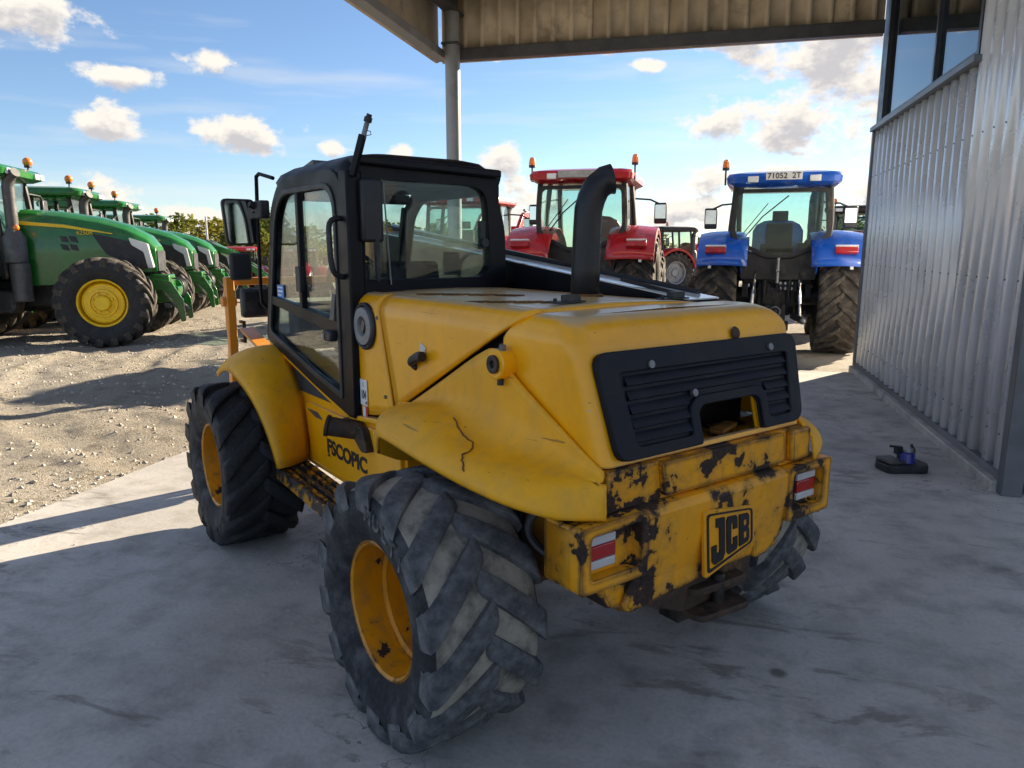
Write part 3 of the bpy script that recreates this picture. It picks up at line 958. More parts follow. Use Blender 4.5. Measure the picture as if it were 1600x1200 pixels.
def wheel_proto(key, R, W, rim_r, nl, lug_h, lug_w, mats, rim_mat, dish, sweep=0.5, lugs=True, offset_disc=0.3, holes=8, inner_disc=False):
    """build meshes once: tyre carcass, rim, lug; outer side is -x"""
    Rc = R-lug_h
    hw = W/2
    sh = R-rim_r
    prof = [(rim_r*0.97, -hw*0.74), (rim_r+sh*0.10, -hw*0.90), (rim_r+sh*0.32, -hw*1.0), (rim_r+sh*0.55, -hw*1.03), (rim_r+sh*0.75, -hw*0.99), (Rc-0.012, -hw*0.93), (Rc, -hw*0.80),
            (Rc+0.006, -hw*0.4), (Rc+0.008, 0), (Rc+0.006, hw*0.4), (Rc, hw*0.80), (Rc-0.012, hw*0.93), (rim_r+sh*0.75, hw*0.99), (rim_r+sh*0.55, hw*1.03), (rim_r+sh*0.32, hw*1.0), (rim_r+sh*0.10, hw*0.9), (rim_r*0.97, hw*0.74)]
    mi = [0, 0, 0, 0, 0, 1, 1, 1, 1, 1, 1, 0, 0, 0, 0, 0]
    tyre = MB().lathe(prof, 'x', seg=56, mi=mi).mesh('tyre', [mats[0], mats[1]], 50)
    rr = rim_r
    rp = [(rr*1.03, -hw*0.72), (rr*1.035, -hw*0.80), (rr*1.0, -hw*0.83), (rr*0.955, -hw*0.79), (rr*0.94, -hw*0.60), (rr*0.93, -hw*0.25), (rr*0.85, -hw*0.20), (rr*0.84, dish*hw-0.02), (rr*0.78, dish*hw),
          (rr*0.60, dish*hw-0.005), (rr*0.585, dish*hw-0.04), (rr*0.50, dish*hw-0.045), (rr*0.48, dish*hw-0.02), (rr*0.34, dish*hw-0.022), (rr*0.32, dish*hw-0.085), (rr*0.28, dish*hw-0.10), (0.001, dish*hw-0.10)]
    rm = MB().lathe(rp, 'x', seg=44)
    bp = dish*hw+0.03 if not inner_disc else hw*0.45
    back = [(0.001, bp), (rr*0.8, bp), (rr*0.90, max(hw*0.3, bp)), (rr*0.95, hw*0.7), (rr*1.03, hw*0.8), (rr*1.03, hw*0.7)]
    rm.lathe(back, 'x', seg=44)
    for k in range(holes):
        t = 2*math.pi*k/holes
        rm.cyl((dish*hw-0.055, rr*0.41*math.cos(t), rr*0.41*math.sin(t)), (dish*hw-0.02, rr*0.41*math.cos(t), rr*0.41*math.sin(t)), rr*0.05, 6)
    rim = rm.mesh('rim', rim_mat, 24)
    lg = lug_mesh('lug', R, W, lug_h, lug_w, sweep, mats[2])
    WHEELS[key] = (tyre, rim, lg, nl, R, mats)

def add_wheel(parent, key, loc, side, lugs='objects', phase=0.0, name='wheel', steer=0.0, label=None):
    """side -1 left (outer face -x), +1 right. The lug objects are sub-parts of the wheel"""
    tyre, rim, lg, nl, R, mats = WHEELS[key]
    w = bpy.data.objects.new(name, tyre); col.objects.link(w)
    w.parent = parent; w.location = loc
    w.rotation_euler = (phase, 0, steer)
    if side > 0:
        w.scale = (-1, 1, 1)
    r = bpy.data.objects.new('rim', rim); col.objects.link(r); r.parent = w
    if lugs == 'objects':
        for k in range(nl):
            o = bpy.data.objects.new('lug', lg); col.objects.link(o); o.parent = w
            o.rotation_euler = (-2*math.pi*k/nl, 0, 0)
            o2 = bpy.data.objects.new('lug', lg); col.objects.link(o2); o2.parent = w
            o2.rotation_euler = (-2*math.pi*(k+0.5)/nl, 0, 0); o2.scale = (-1, 1, 1)
    elif lugs == 'joined':
        key2 = key + '_tread'
        if key2 not in WHEELS:
            mb = MB()
            n0 = len(lg.vertices)
            vv = [v.co.copy() for v in lg.vertices]; ff = [tuple(p.vertices) for p in lg.polygons]
            for k in range(nl):
                for sgn, off in ((1, 0), (-1, 0.5)):
                    e = Matrix.Rotation(-2*math.pi*(k+off)/nl, 3, 'X')
                    mb.add([e @ Vector((v.x*sgn, v.y, v.z)) for v in vv], ff if sgn > 0 else [f[::-1] for f in ff])
            WHEELS[key2] = mb.mesh('tread', mats[2], 50, fix=False)
        o = bpy.data.objects.new('tread', WHEELS[key2]); col.objects.link(o); o.parent = w
        o['kind'] = 'stuff'
    return w

wheel_proto('loader', 0.497, 0.44, 0.255, 14, 0.034, 0.084, ('rubber_side', 'rubber_mud', 'rubber_lug'), 'yellow_rim', 0.62)
wheel_proto('loader_front', 0.497, 0.44, 0.255, 14, 0.038, 0.080, ('rubber_side', 'rubber_clean', 'rubber_clean'), 'yellow_rim', 0.62)
for c, rimm, tm in (('green', 'deere_yellow', ('rubber_clean', 'rubber_clean', 'rubber_field')), ('blue', 'rim_grey', ('rubber_field', 'rubber_field', 'rubber_field')), ('red', 'rim_white', ('rubber_field', 'rubber_field', 'rubber_field'))):
    wheel_proto(c+'_rear', 0.95, 0.66, 0.52, 20, 0.055, 0.085, tm, rimm, -0.25, 0.42, inner_disc=(c == 'blue'))
    wheel_proto(c+'_front', 0.76, 0.54, 0.39, 18, 0.048, 0.075, tm, rimm, -0.55, 0.42)

# ------------------------------------------------------------------ tractors
def arc_fender(R, a0, a1, x0, x1, c, n=14, drop=0.05, crown=0.03):
    """sheet over a wheel; angles in degrees from forward (+y) upwards"""
    rows = []
    for i in range(n+1):
        a = R_(a0 + (a1-a0)*i/n)
        row = []
        m = 6
        for k in range(m+1):
            t = k/m
            rr = R + crown*math.sin(math.pi*t)
            row.append((x0+(x1-x0)*t, c[1]+rr*math.cos(a), c[2]+rr*math.sin(a)))
        # turned-down outer edge
        row.append((x1, c[1]+(R-drop)*math.cos(a), c[2]+(R-drop)*math.sin(a)))
        rows.append(row)
    return MB().grid(rows)

def hood_loft(stations):
    """stations: (y, half width bottom, half width shoulder, z bottom, z shoulder, z top)"""
    secs = []
    for (y, wb, ws, zb, zs, zt) in stations:
        secs.append([(-wb, y, zb), (-wb*1.01, y, zb+(zs-zb)*0.5), (-ws, y, zs), (-ws*0.86, y, zs+(zt-zs)*0.55), (-ws*0.55, y, zt-(zt-zs)*0.12), (0, y, zt),
                     (ws*0.55, y, zt-(zt-zs)*0.12), (ws*0.86, y, zs+(zt-zs)*0.55), (ws, y, zs), (wb*1.01, y, zb+(zs-zb)*0.5), (wb, y, zb)])
    return MB().loft(secs)

def make_tractor(kind, loc, az, label, group=None, detail=2, plate=None, loader=False, badge=None, lug_mode='objects', beacons=((-0.75, 0.0), (0.75, 0.0)), steer=0.0):
    """kind: green / blue / red; az heading in degrees from +Y to +X; origin under the rear axle"""
    t = empty('tractor', loc, R_(-az))
    if kind == 'green': t.scale = (1.08, 1.08, 1.08)
    paint = {'green': 'green_paint', 'blue': 'blue_paint', 'red': 'red_paint', 'dark': 'red_paint'}[kind]
    wk = {'green': 'green', 'blue': 'blue', 'red': 'red', 'dark': 'blue'}[kind]
    roofm = paint if kind != 'dark' else 'chassis_black'
    WB = 2.80
    Rr, Rf = 0.95, 0.76
    tr, tf = 0.99, 0.98
    B = lambda mb, name, mat, parent=t, **kw: mb.build(name, mat, parent, **kw)
    for s in (-1, 1):
        add_wheel(t, wk+'_rear', (s*tr, 0, Rr-0.02), s, lug_mode if detail > 1 else 'joined', 0.13*s, 'rear_wheel')
        add_wheel(t, wk+'_front', (s*tf, WB, Rf-0.02), s, lug_mode if detail > 1 else 'joined', 0.4*s, 'front_wheel', steer)
    # chassis, axles, gearbox
    B(MB().box((0, 1.3, 0.86), (0.50, 3.2, 0.46)).box((0, 0.35, 0.95), (0.62, 1.0, 0.62)), 'gearbox', 'chassis_black', bevel=0.03)
    B(MB().cyl((-0.75, 0, Rr), (0.75, 0, Rr), 0.15, 16).box((0, 0, Rr), (0.55, 0.5, 0.55)), 'rear_axle', 'chassis_black', bevel=0.02)
    B(MB().cyl((-0.8, WB, Rf), (0.8, WB, Rf), 0.10, 12).box((0, WB, Rf), (0.3, 0.34, 0.32)), 'front_axle', 'chassis_black', bevel=0.02)
    B(MB().prism(rfillet([(0.55, 0.55), (1.30, 0.55), (1.40, 0.90), (0.60, 1.0)], 0.08), 'x', 0.36, 0.70), 'fuel_tank', 'chassis_black', bevel=0.03)
    B(MB().prism(rfillet([(0.95, 0.50), (1.75, 0.50), (1.80, 0.95), (0.95, 1.05)], 0.08), 'x', -0.78, -0.42), 'battery_box', 'chassis_black', bevel=0.03)
    # bonnet
    h = B(hood_loft([(1.38, 0.46, 0.46, 1.00, 2.10, 2.32), (2.0, 0.46, 0.46, 1.02, 2.06, 2.28), (2.6, 0.44, 0.45, 1.22, 1.96, 2.19), (3.05, 0.42, 0.43, 1.24, 1.84, 2.06), (3.36, 0.38, 0.39, 1.22, 1.70, 1.89), (3.50, 0.30, 0.32, 1.24, 1.58, 1.70)]), 'bonnet', paint, bevel=0.01)
    for s in (-1, 1):
        gp = [(2.52, 1.90), (3.05, 1.78), (3.38, 1.62), (3.36, 1.28), (3.15, 1.30), (2.72, 1.55)]
        B(MB().prism(rfillet(gp, 0.05), 'x', s*0.34, s*0.452), 'side_grille', 'black_plastic', h)
        B(MB().prism(rfillet([(3.10, 1.83), (3.40, 1.72), (3.47, 1.30), (3.38, 1.30), (3.33, 1.58), (3.14, 1.70)], 0.03), 'x', s*0.30, s*0.456), 'headlight', 'lamp_clear', h)
        for q in range(2):
            for r in range(2):
                B(MB().prism([(2.02+q*0.14, 1.86-r*0.14), (2.13+q*0.14, 1.84-r*0.14), (2.16+q*0.14, 1.74-r*0.14), (2.05+q*0.14, 1.76-r*0.14)], 'x', s*0.40, s*0.470), 'vent', 'black_plastic', h)
        if kind == 'green':
            B(MB().prism([(1.40, 2.10), (2.1, 2.045), (2.85, 1.90), (2.85, 1.885), (2.1, 1.99), (1.40, 2.04)], 'x', s*0.40, s*0.468), 'stripe', 'deere_yellow', h)
        if badge:
            text_mesh('badge', badge, 'deere_yellow' if kind == 'green' else 'white_sticker', 0.10, h, (s*0.470, 2.42, 1.905), (R_(90), 0, R_(90*s)), 0.002)
    B(MB().prism(rfillet([(-0.28, 1.24), (0.28, 1.24), (0.30, 1.60), (-0.30, 1.60)], 0.05), 'y', 3.44, 3.52), 'front_grille', 'black_plastic', h)
    # front weight carrier / hitch frame
    B(MB().box((0, 3.42, 0.92), (0.5, 0.5, 0.50)).box((0, 3.72, 0.78), (0.42, 0.16, 0.34)), 'front_bracket', paint if kind == 'green' else 'chassis_black', bevel=0.02)
    for s in (-1, 1):
        B(MB().prism(rfillet([(3.4, 1.12), (3.72, 1.05), (3.90, 0.72), (3.92, 0.34), (3.84, 0.32), (3.76, 0.66), (3.60, 0.88), (3.35, 0.92)], 0.03), 'x', s*0.34-0.022, s*0.34+0.022), 'front_lift_arm', paint, bevel=0.006)
        B(MB().cyl((s*0.24, 3.48, 0.95), (s*0.30, 3.86, 0.50), 0.035, 10).cyl((s*0.24, 3.56, 0.62), (s*0.24, 3.66, 0.62), 0.05, 10), 'front_lift_ram', 'dull_steel')
    for q in range(4):
        B(MB().tube(bez((-0.2+q*0.12, 3.7, 1.1), (-0.25+q*0.12, 3.94, 1.15), (-0.1+q*0.1, 3.94, 0.80), (-0.12+q*0.1, 3.76, 0.70), 8), 0.014, 6), 'front_hose', 'black_plastic')
    # cab
    cz0, cz1 = 1.15, 2.86
    cy0, cy1 = -0.50, 1.12
    hw0, hw1 = 0.62, 0.80
    pil = [((-0.62, -0.36, 1.30), (-0.80, -0.48, 2.05), (-0.74, -0.46, cz1)), ((-0.80, 0.42, 1.30), (-0.86, 0.42, 2.0), (-0.76, 0.42, cz1)), ((-0.60, 1.20, 1.15), (-0.72, 1.22, 2.0), (-0.72, 1.12, cz1))]
    cabf = B(MB().box((0, 0.42, 1.32), (1.15, 1.5, 0.30)).box((0, -0.35, 1.55), (1.0, 0.10, 0.30)), 'cab_base', 'chassis_black', bevel=0.03)
    for s in (-1, 1):
        for p in pil:
            q = [(-x*s if s > 0 else x, y, z) for x, y, z in p]
            B(MB().tube(bez(q[0], q[1], q[1], q[2], 8), [0.050]*9, 8), 'pillar', 'chassis_black')
        # side panes
        rows = []
        a = [(-0.66, 1.15, 1.42), (-0.76, 1.17, 2.0), (-0.74, 1.10, 2.80)]
        b = [(-0.80, 0.46, 1.42), (-0.83, 0.46, 2.0), (-0.765, 0.46, 2.80)]
        c = [(-0.78, 0.38, 1.75), (-0.83, 0.38, 2.1), (-0.765, 0.38, 2.80)]
        d = [(-0.74, -0.42, 1.75), (-0.80, -0.44, 2.1), (-0.745, -0.42, 2.80)]
        for (e, f) in ((a, b), (c, d)):
            P0 = [(-x*s if s > 0 else x, y, z) for x, y, z in e]; P1 = [(-x*s if s > 0 else x, y, z) for x, y, z in f]
            B(MB().grid([bez(P0[0], P0[1], P0[1], P0[2], 6), bez(P1[0], P1[1], P1[1], P1[2], 6)]), 'side_pane', 'tractor_glass')
    # rear window with its belly curve, and frame
    rw_o = rfillet([(-0.76, 2.76), (0.76, 2.76), (0.80, 2.05), (0.72, 1.86), (0.22, 1.62), (-0.22, 1.62), (-0.72, 1.86), (-0.80, 2.05)], 0.10, 3)
    rw_i = rfillet([(-0.70, 2.70), (0.70, 2.70), (0.73, 2.06), (0.66, 1.91), (0.20, 1.68), (-0.20, 1.68), (-0.66, 1.91), (-0.73, 2.06)], 0.10, 3)
    B(MB().ring(rw_o, rw_i, 'y', -0.54, -0.49), 'rear_window_frame', 'chassis_black')
    B(MB().prism(rw_i, 'y', -0.525, -0.515), 'rear_window', 'tractor_glass')
    B(MB().prism([(-0.60, 1.25), (0.60, 1.25), (0.70, 1.85), (0.22, 1.61), (-0.22, 1.61), (-0.70, 1.85)], 'y', -0.52, -0.46), 'rear_panel', 'chassis_black', bevel=0.01)
    B(MB().prism(rfillet([(-0.60, 1.45), (0.60, 1.45), (0.72, 2.2), (0.68, 2.80), (-0.68, 2.80), (-0.72, 2.2)], 0.08, 3), 'y', 1.14, 1.15), 'windscreen', 'tractor_glass')
    # wiper
    B(MB().tube([(-0.55, -0.57, 1.98), (-0.30, -0.575, 2.30), (0.10, -0.57, 2.64)], 0.012, 6).tube([(-0.60, -0.575, 2.02), (-0.22, -0.58, 2.52)], 0.008, 6), 'wiper', 'black_plastic')
    # roof
    def rsec(w, y0, y1, z, r):
        return [(x, y, z) for x, y in rfillet([(-w, y0), (w, y0), (w, y1), (-w, y1)], r, 4)]
    roof = B(MB().loft([rsec(0.80, -0.60, 1.30, 2.80, 0.12), rsec(0.90, -0.72, 1.42, 2.85, 0.15), rsec(0.91, -0.74, 1.44, 2.94, 0.16), rsec(0.88, -0.70, 1.38, 3.0, 0.2), rsec(0.70, -0.5, 1.15, 3.04, 0.25)]), 'roof', roofm, angle=40)
    for s in (-1, 1):
        for x in (0.48,):
            B(MB().box((s*x, -0.74, 2.90), (0.17, 0.05, 0.10)), 'work_lamp', 'lamp_clear', roof, bevel=0.012)
            B(MB().box((s*x, 1.44, 2.90), (0.20, 0.05, 0.10)), 'work_lamp', 'lamp_clear', roof, bevel=0.012)
        B(MB().box((s*0.70, 1.44, 2.90), (0.14, 0.05, 0.10)), 'work_lamp', 'lamp_clear', roof, bevel=0.012)
    if plate:
        pl = B(MB().box((0.0, -0.765, 2.945), (0.56, 0.02, 0.125)), 'number_plate', 'white_sticker', roof, bevel=0.004)
        text_mesh('plate_lettering', plate, 'letter_black', 0.125, roof, (0, -0.777, 2.943), (R_(90), 0, 0), 0.001, 0.002)
    elif detail > 1:
        B(MB().box((0.0, -0.755, 2.93), (0.74, 0.03, 0.12)), 'plate_panel', 'rim_grey', roof, bevel=0.006)
    for (bx, by) in beacons:
        bc = B(MB().cyl((bx*1.2, by, 2.84), (bx*1.2, by, 3.10), 0.016, 8).cyl((bx*1.2, by, 3.09), (bx*1.2, by, 3.13), 0.06, 14), 'beacon_stalk', 'black_plastic')
        if kind == 'green':
            B(MB().ball((bx*1.2, by, 3.19), 0.082, 16, 10, (1, 1, 1.0)), 'beacon_lens', 'amber', bc)
        else:
            B(MB().cyl((bx*1.2, by, 3.13), (bx*1.2, by, 3.22), 0.062, 14, r1=0.052).ball((bx*1.2, by, 3.22), 0.052, 14, 6), 'beacon_lens', 'amber', bc)
    # seat, wheel, console inside
    B(MB().prism(rfillet([(0.0, 1.75), (0.12, 1.72), (0.14, 2.20), (0.02, 2.22)], 0.04), 'x', -0.22, 0.22).prism(rfillet([(0.0, 2.24), (0.10, 2.24), (0.10, 2.42), (0.02, 2.42)], 0.03), 'x', -0.13, 0.13).prism(rfillet([(0.05, 1.62), (0.58, 1.62), (0.58, 1.76), (0.05, 1.78)], 0.04), 'x', -0.25, 0.25).box((0.40, 0.35, 1.80), (0.16, 0.6, 0.14)), 'seat', 'seat_black', bevel=0.03)
    B(MB().tube([(0.19*math.cos(a*math.pi/10), 0.80+0.06*math.sin(a*math.pi/10), 1.98+0.18*math.sin(a*math.pi/10)) for a in range(21)], 0.014, 6).cyl((0, 0.82, 1.98), (0, 1.02, 1.55), 0.03, 8), 'steering_wheel', 'seat_black')
    B(MB().prism(rfillet([(0.92, 1.4), (1.12, 1.4), (1.12, 1.85), (1.0, 1.85)], 0.03), 'x', -0.3, 0.3), 'dashboard', 'interior_grey', bevel=0.02)
    # rear fenders with lamps
    for s in (-1, 1):
        f = B(arc_fender(1.10, 12, 150, s*0.50, s*1.31, (0, 0, Rr-0.02), 18, 0.10, 0.045), 'rear_fender', paint, solid=0.02, angle=60, off=0)
        # skirt on the inner side
        prof = [(0, 1.02+0.0)] 
        pts = [(1.10*math.cos(R_(a)), Rr-0.02+1.10*math.sin(R_(a))) for a in range(20, 151, 10)]
        pts2 = [(0.86*math.cos(R_(a)), Rr-0.02+0.86*math.sin(R_(a))) for a in range(150, 19, -10)]
        B(MB().prism(pts+pts2, 'x', s*0.575, s*0.60), 'fender_skirt', paint if kind != 'green' else 'chassis_black', f)
        l = B(MB().box((s*1.02, -0.86, 1.745), (0.34, 0.07, 0.11), (R_(-38), 0, 0)), 'tail_lamp', 'reflector_red', f, bevel=0.012)
        B(MB().box((s*1.02, -0.835, 1.805), (0.34, 0.07, 0.03), (R_(-38), 0, 0)), 'lamp_strip', 'lamp_clear', f, bevel=0.005)
        B(MB().box((s*1.10, -0.975, 1.475), (0.05, 0.02, 0.06), (R_(-20), 0, 0)), 'reflector', 'lamp_clear', f)
        # mirrors
        mz = 2.42
        ml = B(MB().tube([(s*0.76, 1.18, 2.62), (s*1.05, 1.26, 2.60), (s*1.22, 1.24, 2.52)], 0.018, 6), 'mirror_arm', 'black_plastic')
        B(MB().box((s*1.25, 1.24, 2.34), (0.24, 0.07, 0.40)), 'mirror_housing', 'black_plastic', ml, bevel=0.03)
        B(MB().box((s*1.25, 1.20, 2.37), (0.20, 0.012, 0.26)), 'mirror_glass', 'mirror_glass', ml)
        # front mudguards
        if kind != 'green': B(arc_fender(0.86, 15, 115, s*0.76, s*1.20, (0, WB, Rf), 8, 0.05, 0.02), 'front_fender', 'chassis_black', solid=0.015, off=0, angle=60)
    # exhaust on the right-hand front pillar
    ex = B(MB().tube([(0.62, 1.38, 1.40), (0.62, 1.38, 1.82), (0.62, 1.38, 1.95)], [0.18, 0.18, 0.10], 16), 'muffler', 'grey_plastic', bevel=0.02)
    B(MB().tube([(0.62, 1.38, 1.74), (0.62, 1.38, 2.64), (0.63, 1.40, 2.74), (0.66, 1.48, 2.84), (0.70, 1.55, 2.88)], [0.095, 0.095, 0.09, 0.075, 0.08], 14), 'exhaust_stack', 'grey_plastic')
    B(MB().cyl((0.62, 1.42, 0.75), (0.62, 1.42, 1.40), 0.155, 16), 'filter_housing', 'grey_plastic', bevel=0.02)
    B(MB().ball((0.80, 1.50, 1.98), 0.05, 10, 8), 'side_indicator', 'amber')
    # steps on both sides
    for s in (-1, 1):
        st = B(MB().bar((s*0.80, 0.98, 0.45), (s*0.80, 0.98, 1.30), 0.03, 0.03).bar((s*0.80, 0.60, 0.45), (s*0.80, 0.60, 1.30), 0.03, 0.03), 'ladder_rail', paint if kind == 'green' else 'chassis_black')
        for z in (0.50, 0.76, 1.02, 1.26):
            B(MB().box((s*0.84, 0.79, z), (0.20, 0.40, 0.025)), 'step', paint if kind == 'green' else 'chassis_black', st)
    # three-point linkage and couplings at the back
    if detail > 1:
        for s in (-1, 1):
            B(MB().bar((s*0.28, -0.15, 0.62), (s*0.43, -0.95, 0.60), 0.05, 0.10), 'lower_link', 'chassis_black', bevel=0.008)
            B(MB().cyl((s*0.40, -0.60, 0.64), (s*0.36, -0.48, 1.34), 0.022, 8).cyl((s*0.39, -0.56, 0.85), (s*0.37, -0.52, 1.08), 0.036, 10), 'lift_rod', 'steel')
            B(MB().bar((s*0.36, -0.10, 1.36), (s*0.36, -0.52, 1.36), 0.07, 0.09), 'lift_arm', 'chassis_black', bevel=0.008)
            B(MB().cyl((s*0.20, -0.3, 0.7), (s*0.20, -0.42, 1.25), 0.045, 12), 'lift_cylinder', 'chassis_black')
        B(MB().bar((0, -0.30, 1.18), (0, -0.62, 1.42), 0.06, 0.06).cyl((0, -0.60, 1.20), (0, -0.60, 1.62), 0.025, 8), 'top_link', 'dull_steel')
        B(MB().box((0, -0.34, 0.62), (0.34, 0.16, 0.42)).cyl((0, -0.40, 0.70), (0, -0.52, 0.70), 0.045, 12).box((0, -0.5, 0.36), (0.10, 0.5, 0.05)), 'drawbar', 'chassis_black', bevel=0.01)
        B(MB().lathe([(0.075, -0.45), (0.095, -0.45), (0.095, -0.40), (0.075, -0.40)], 'y', (0, 0, 0.70), 18, close=True), 'pto_shield', 'dull_steel')
        for s in (-1, 1):
            B(MB().cyl((s*0.50, -0.20, 0.70), (s*0.46, -0.80, 0.62), 0.022, 8), 'stabiliser', 'dull_steel')
            B(MB().box((s*0.52, -0.18, 1.18), (0.10, 0.24, 0.50)), 'cab_mount', 'chassis_black', bevel=0.01)
            B(MB().ball((s*0.43, -0.98, 0.60), 0.055, 12, 8), 'link_ball', 'dull_steel')
            B(MB().tube(bez((s*0.30, -0.42, 1.45), (s*0.45, -0.62, 1.30), (s*0.30, -0.66, 1.0), (s*0.34, -0.45, 0.85), 8), 0.012, 6), 'hose', 'black_plastic')
            B(MB().cyl((s*0.30, -0.46, 1.40), (s*0.30, -0.50, 1.40), 0.03, 10), 'socket', 'rim_grey')
        B(MB().box((0.24, -0.47, 1.50), (0.30, 0.02, 0.05)), 'type_label', 'white_sticker')
        B(MB().box((-0.12, -0.44, 1.34), (0.16, 0.08, 0.10), (0.2, 0.3, 0.4)), 'rag', 'rust_vent')
        B(MB().box((0, -0.24, 0.95), (0.62, 0.22, 0.34)).box((0.0, -0.30, 0.45), (0.46, 0.2, 0.16)), 'rear_casting', 'grease', bevel=0.02)
        B(MB().box((0.16, -0.30, 1.14), (0.34, 0.12, 0.20)).box((-0.2, -0.3, 1.12), (0.2, 0.12, 0.16)), 'valve_block', 'chassis_black', bevel=0.01)
        for q in range(3):
            for r in range(2):
                B(MB().cyl((0.06+q*0.09, -0.36, 1.10+r*0.09), (0.06+q*0.09, -0.41, 1.10+r*0.09), 0.026, 10), 'coupler', 'steel')
        for q in range(4):
            xx = -0.24+q*0.13
            B(MB().tube(bez((xx, -0.32, 1.20), (xx+0.02, -0.55, 1.15), (xx+0.12, -0.55, 0.80), (xx+0.05, -0.36, 0.72), 8), 0.013, 6), 'hose', 'black_plastic')
    if loader:
        for s in (-1, 1):
            lp = [(1.75, 0.95), (1.90, 1.70), (2.6, 2.02), (3.5, 1.75), (4.6, 0.85), (4.75, 0.55)] if loader == 'down' else [(1.75, 0.95), (1.80, 1.85), (2.6, 2.62), (3.7, 2.78), (4.6, 2.25), (4.7, 2.0)]
            mb = MB()
            for p, q in zip(lp[1:-1], lp[2:]):
                mb.bar((s*0.62, p[0], p[1]), (s*0.62, q[0], q[1]), 0.10, 0.20)
            arm = B(mb, 'loader_arm', paint, bevel=0.012)
            B(MB().bar((s*0.62, lp[0][0], lp[0][1]-0.2), (s*0.62, lp[1][0], lp[1][1]+0.1), 0.12, 0.26, up=(1, 0, 0)), 'loader_tower', paint, bevel=0.012)
            B(MB().cyl((s*0.62, 1.95, 1.10), (s*0.62, (lp[2][0]+lp[3][0])/2, (lp[2][1]+lp[3][1])/2-0.1), 0.045, 10), 'loader_ram', 'dull_steel')
            B(MB().cyl((s*0.62, lp[2][0]+0.1, lp[2][1]+0.18), (s*0.62, lp[4][0]-0.1, lp[4][1]+0.25), 0.035, 10), 'tilt_ram', 'dull_steel')
        z5 = lp[5]
        B(MB().bar((-0.62, lp[4][0], lp[4][1]), (0.62, lp[4][0], lp[4][1]), 0.10, 0.10).box((0, z5[0]+0.12, z5[1]+0.15), (1.25, 0.08, 0.55)), 'loader_carriage', paint, bevel=0.01)
    tag(t, label, 'tractor', group)
    return t

def place_tractors():
    # row of green tractors, front wheels on one line
    az = 63.0
    hx, hy = math.sin(R_(az)), math.cos(R_(az))
    lx, ly = -hy, hx
    labs = ['nearest green tractor at the left edge with grey exhaust and yellow front rim',
            'second green tractor in the row, just behind the nearest one',
            'third green tractor in the row, partly hidden by the second',
            'fourth green tractor at the far end of the row, with front loader arms']
    for i in range(4):
        d = (0, 3.6, 7.0, 10.6)[i]
        fx, fy = -11.05 + lx*d, 12.25 + ly*d
        o = make_tractor('green', (fx-hx*3.02, fy-hy*3.02, -0.01), az, labs[i], 'row of green tractors parked on the gravel', detail=2 if i < 2 else 1, lug_mode='objects' if i < 3 else 'joined', badge='6250R' if i == 0 else None, loader='down' if i in (3,) else False, beacons=((-0.68, 1.2), (0.68, 1.2)) if i < 2 else ((0.68, 1.2),))
        k_ = (1.08, 1.03, 1.0, 0.92)[i]
        o.scale = (k_, k_, k_)
        o.location = (fx-hx*2.8*k_, fy-hy*2.8*k_, -0.01)
        o.rotation_euler.z += R_((0, 1.5, -1.2, 2.5)[i])
    make_tractor('blue', (1.29, 13.9, -0.01), 4.0, 'blue tractor seen from behind beside the ribbed wall', 'tractors parked facing away', 2, plate='71052  2T', beacons=((-0.78, -0.4),))
    make_tractor('red', (-2.22, 14.5, -0.01), 1.0, 'red tractor seen from behind the telehandler boom and exhaust stack', 'tractors parked facing away', 2, beacons=((-0.76, -0.4), (0.76, -0.4))).scale = (1.06, 1.06, 1.06)
    make_tractor('red', (-5.75, 17.8, -0.01), 6.0, 'red loader tractor with raised arms mostly hidden behind the telehandler cab', 'tractors parked facing away', 1, loader='up', beacons=())
    make_tractor('dark', (-1.9, 36.0, -0.33), 52.0, 'dark roofed tractor with red bonnet between the red and blue tractors', None, 1, beacons=((0.0, 0.3),))
    make_tractor('dark', (4.75, 25.5, -0.03), 196.0, 'black roofed red tractor half hidden by the wall, right of the blue one', None, 1, beacons=((0.55, 0.9),))
    make_tractor('red', (-23.2, 34.0, -1.25), 148.0, 'small distant red tractor facing the yard, left of the far pair', 'far red tractors beyond the row', 1, beacons=())
    make_tractor('dark', (-20.9, 36.0, -1.3), 148.0, 'distant red tractor with dark roof, right of the far pair', 'far red tractors beyond the row', 1, beacons=())
place_tractors()

# ------------------------------------------------------------------ small machine lying by the wall
def build_mower():
    t = empty('engine_unit', (1.66, 6.42, 0.0), R_(20))
    deck = MB().prism(rfillet([(-0.21, -0.13), (0.16, -0.17), (0.23, -0.05), (0.20, 0.13), (-0.15, 0.17), (-0.22, 0.08)], 0.04), 'z', 0.0, 0.07)
    deck.build('deck', 'black_plastic', t, bevel=0.012)
    MB().box((-0.10, 0.02, 0.085), (0.18, 0.20, 0.03), (0.05, 0.05, 0.2)).build('cover_plate', 'grey_plastic', t, bevel=0.008)
    MB().cyl((0.05, 0.0, 0.06), (0.05, 0.0, 0.16), 0.075, 20, r1=0.062).build('motor', 'engine_blue', t, bevel=0.012)
    MB().cyl((0.05, 0.0, 0.16), (0.05, 0.0, 0.195), 0.05, 18).build('cap', 'steel', t, bevel=0.006)
    MB().tube([(-0.02, 0.03, 0.09), (-0.03, 0.04, 0.20), (-0.10, 0.05, 0.205)], 0.012, 8).tube([(0.12, 0.0, 0.10), (0.13, 0.02, 0.17), (0.10, 0.03, 0.22)], 0.012, 8).box((-0.02, 0.04, 0.17), (0.06, 0.05, 0.07)).build('bracket', 'black_plastic', t)
    t.scale = (0.86, 0.86, 0.92)
    tag(t, 'small black machine base with blue motor lying on the concrete by the wall', 'motor')
build_mower()
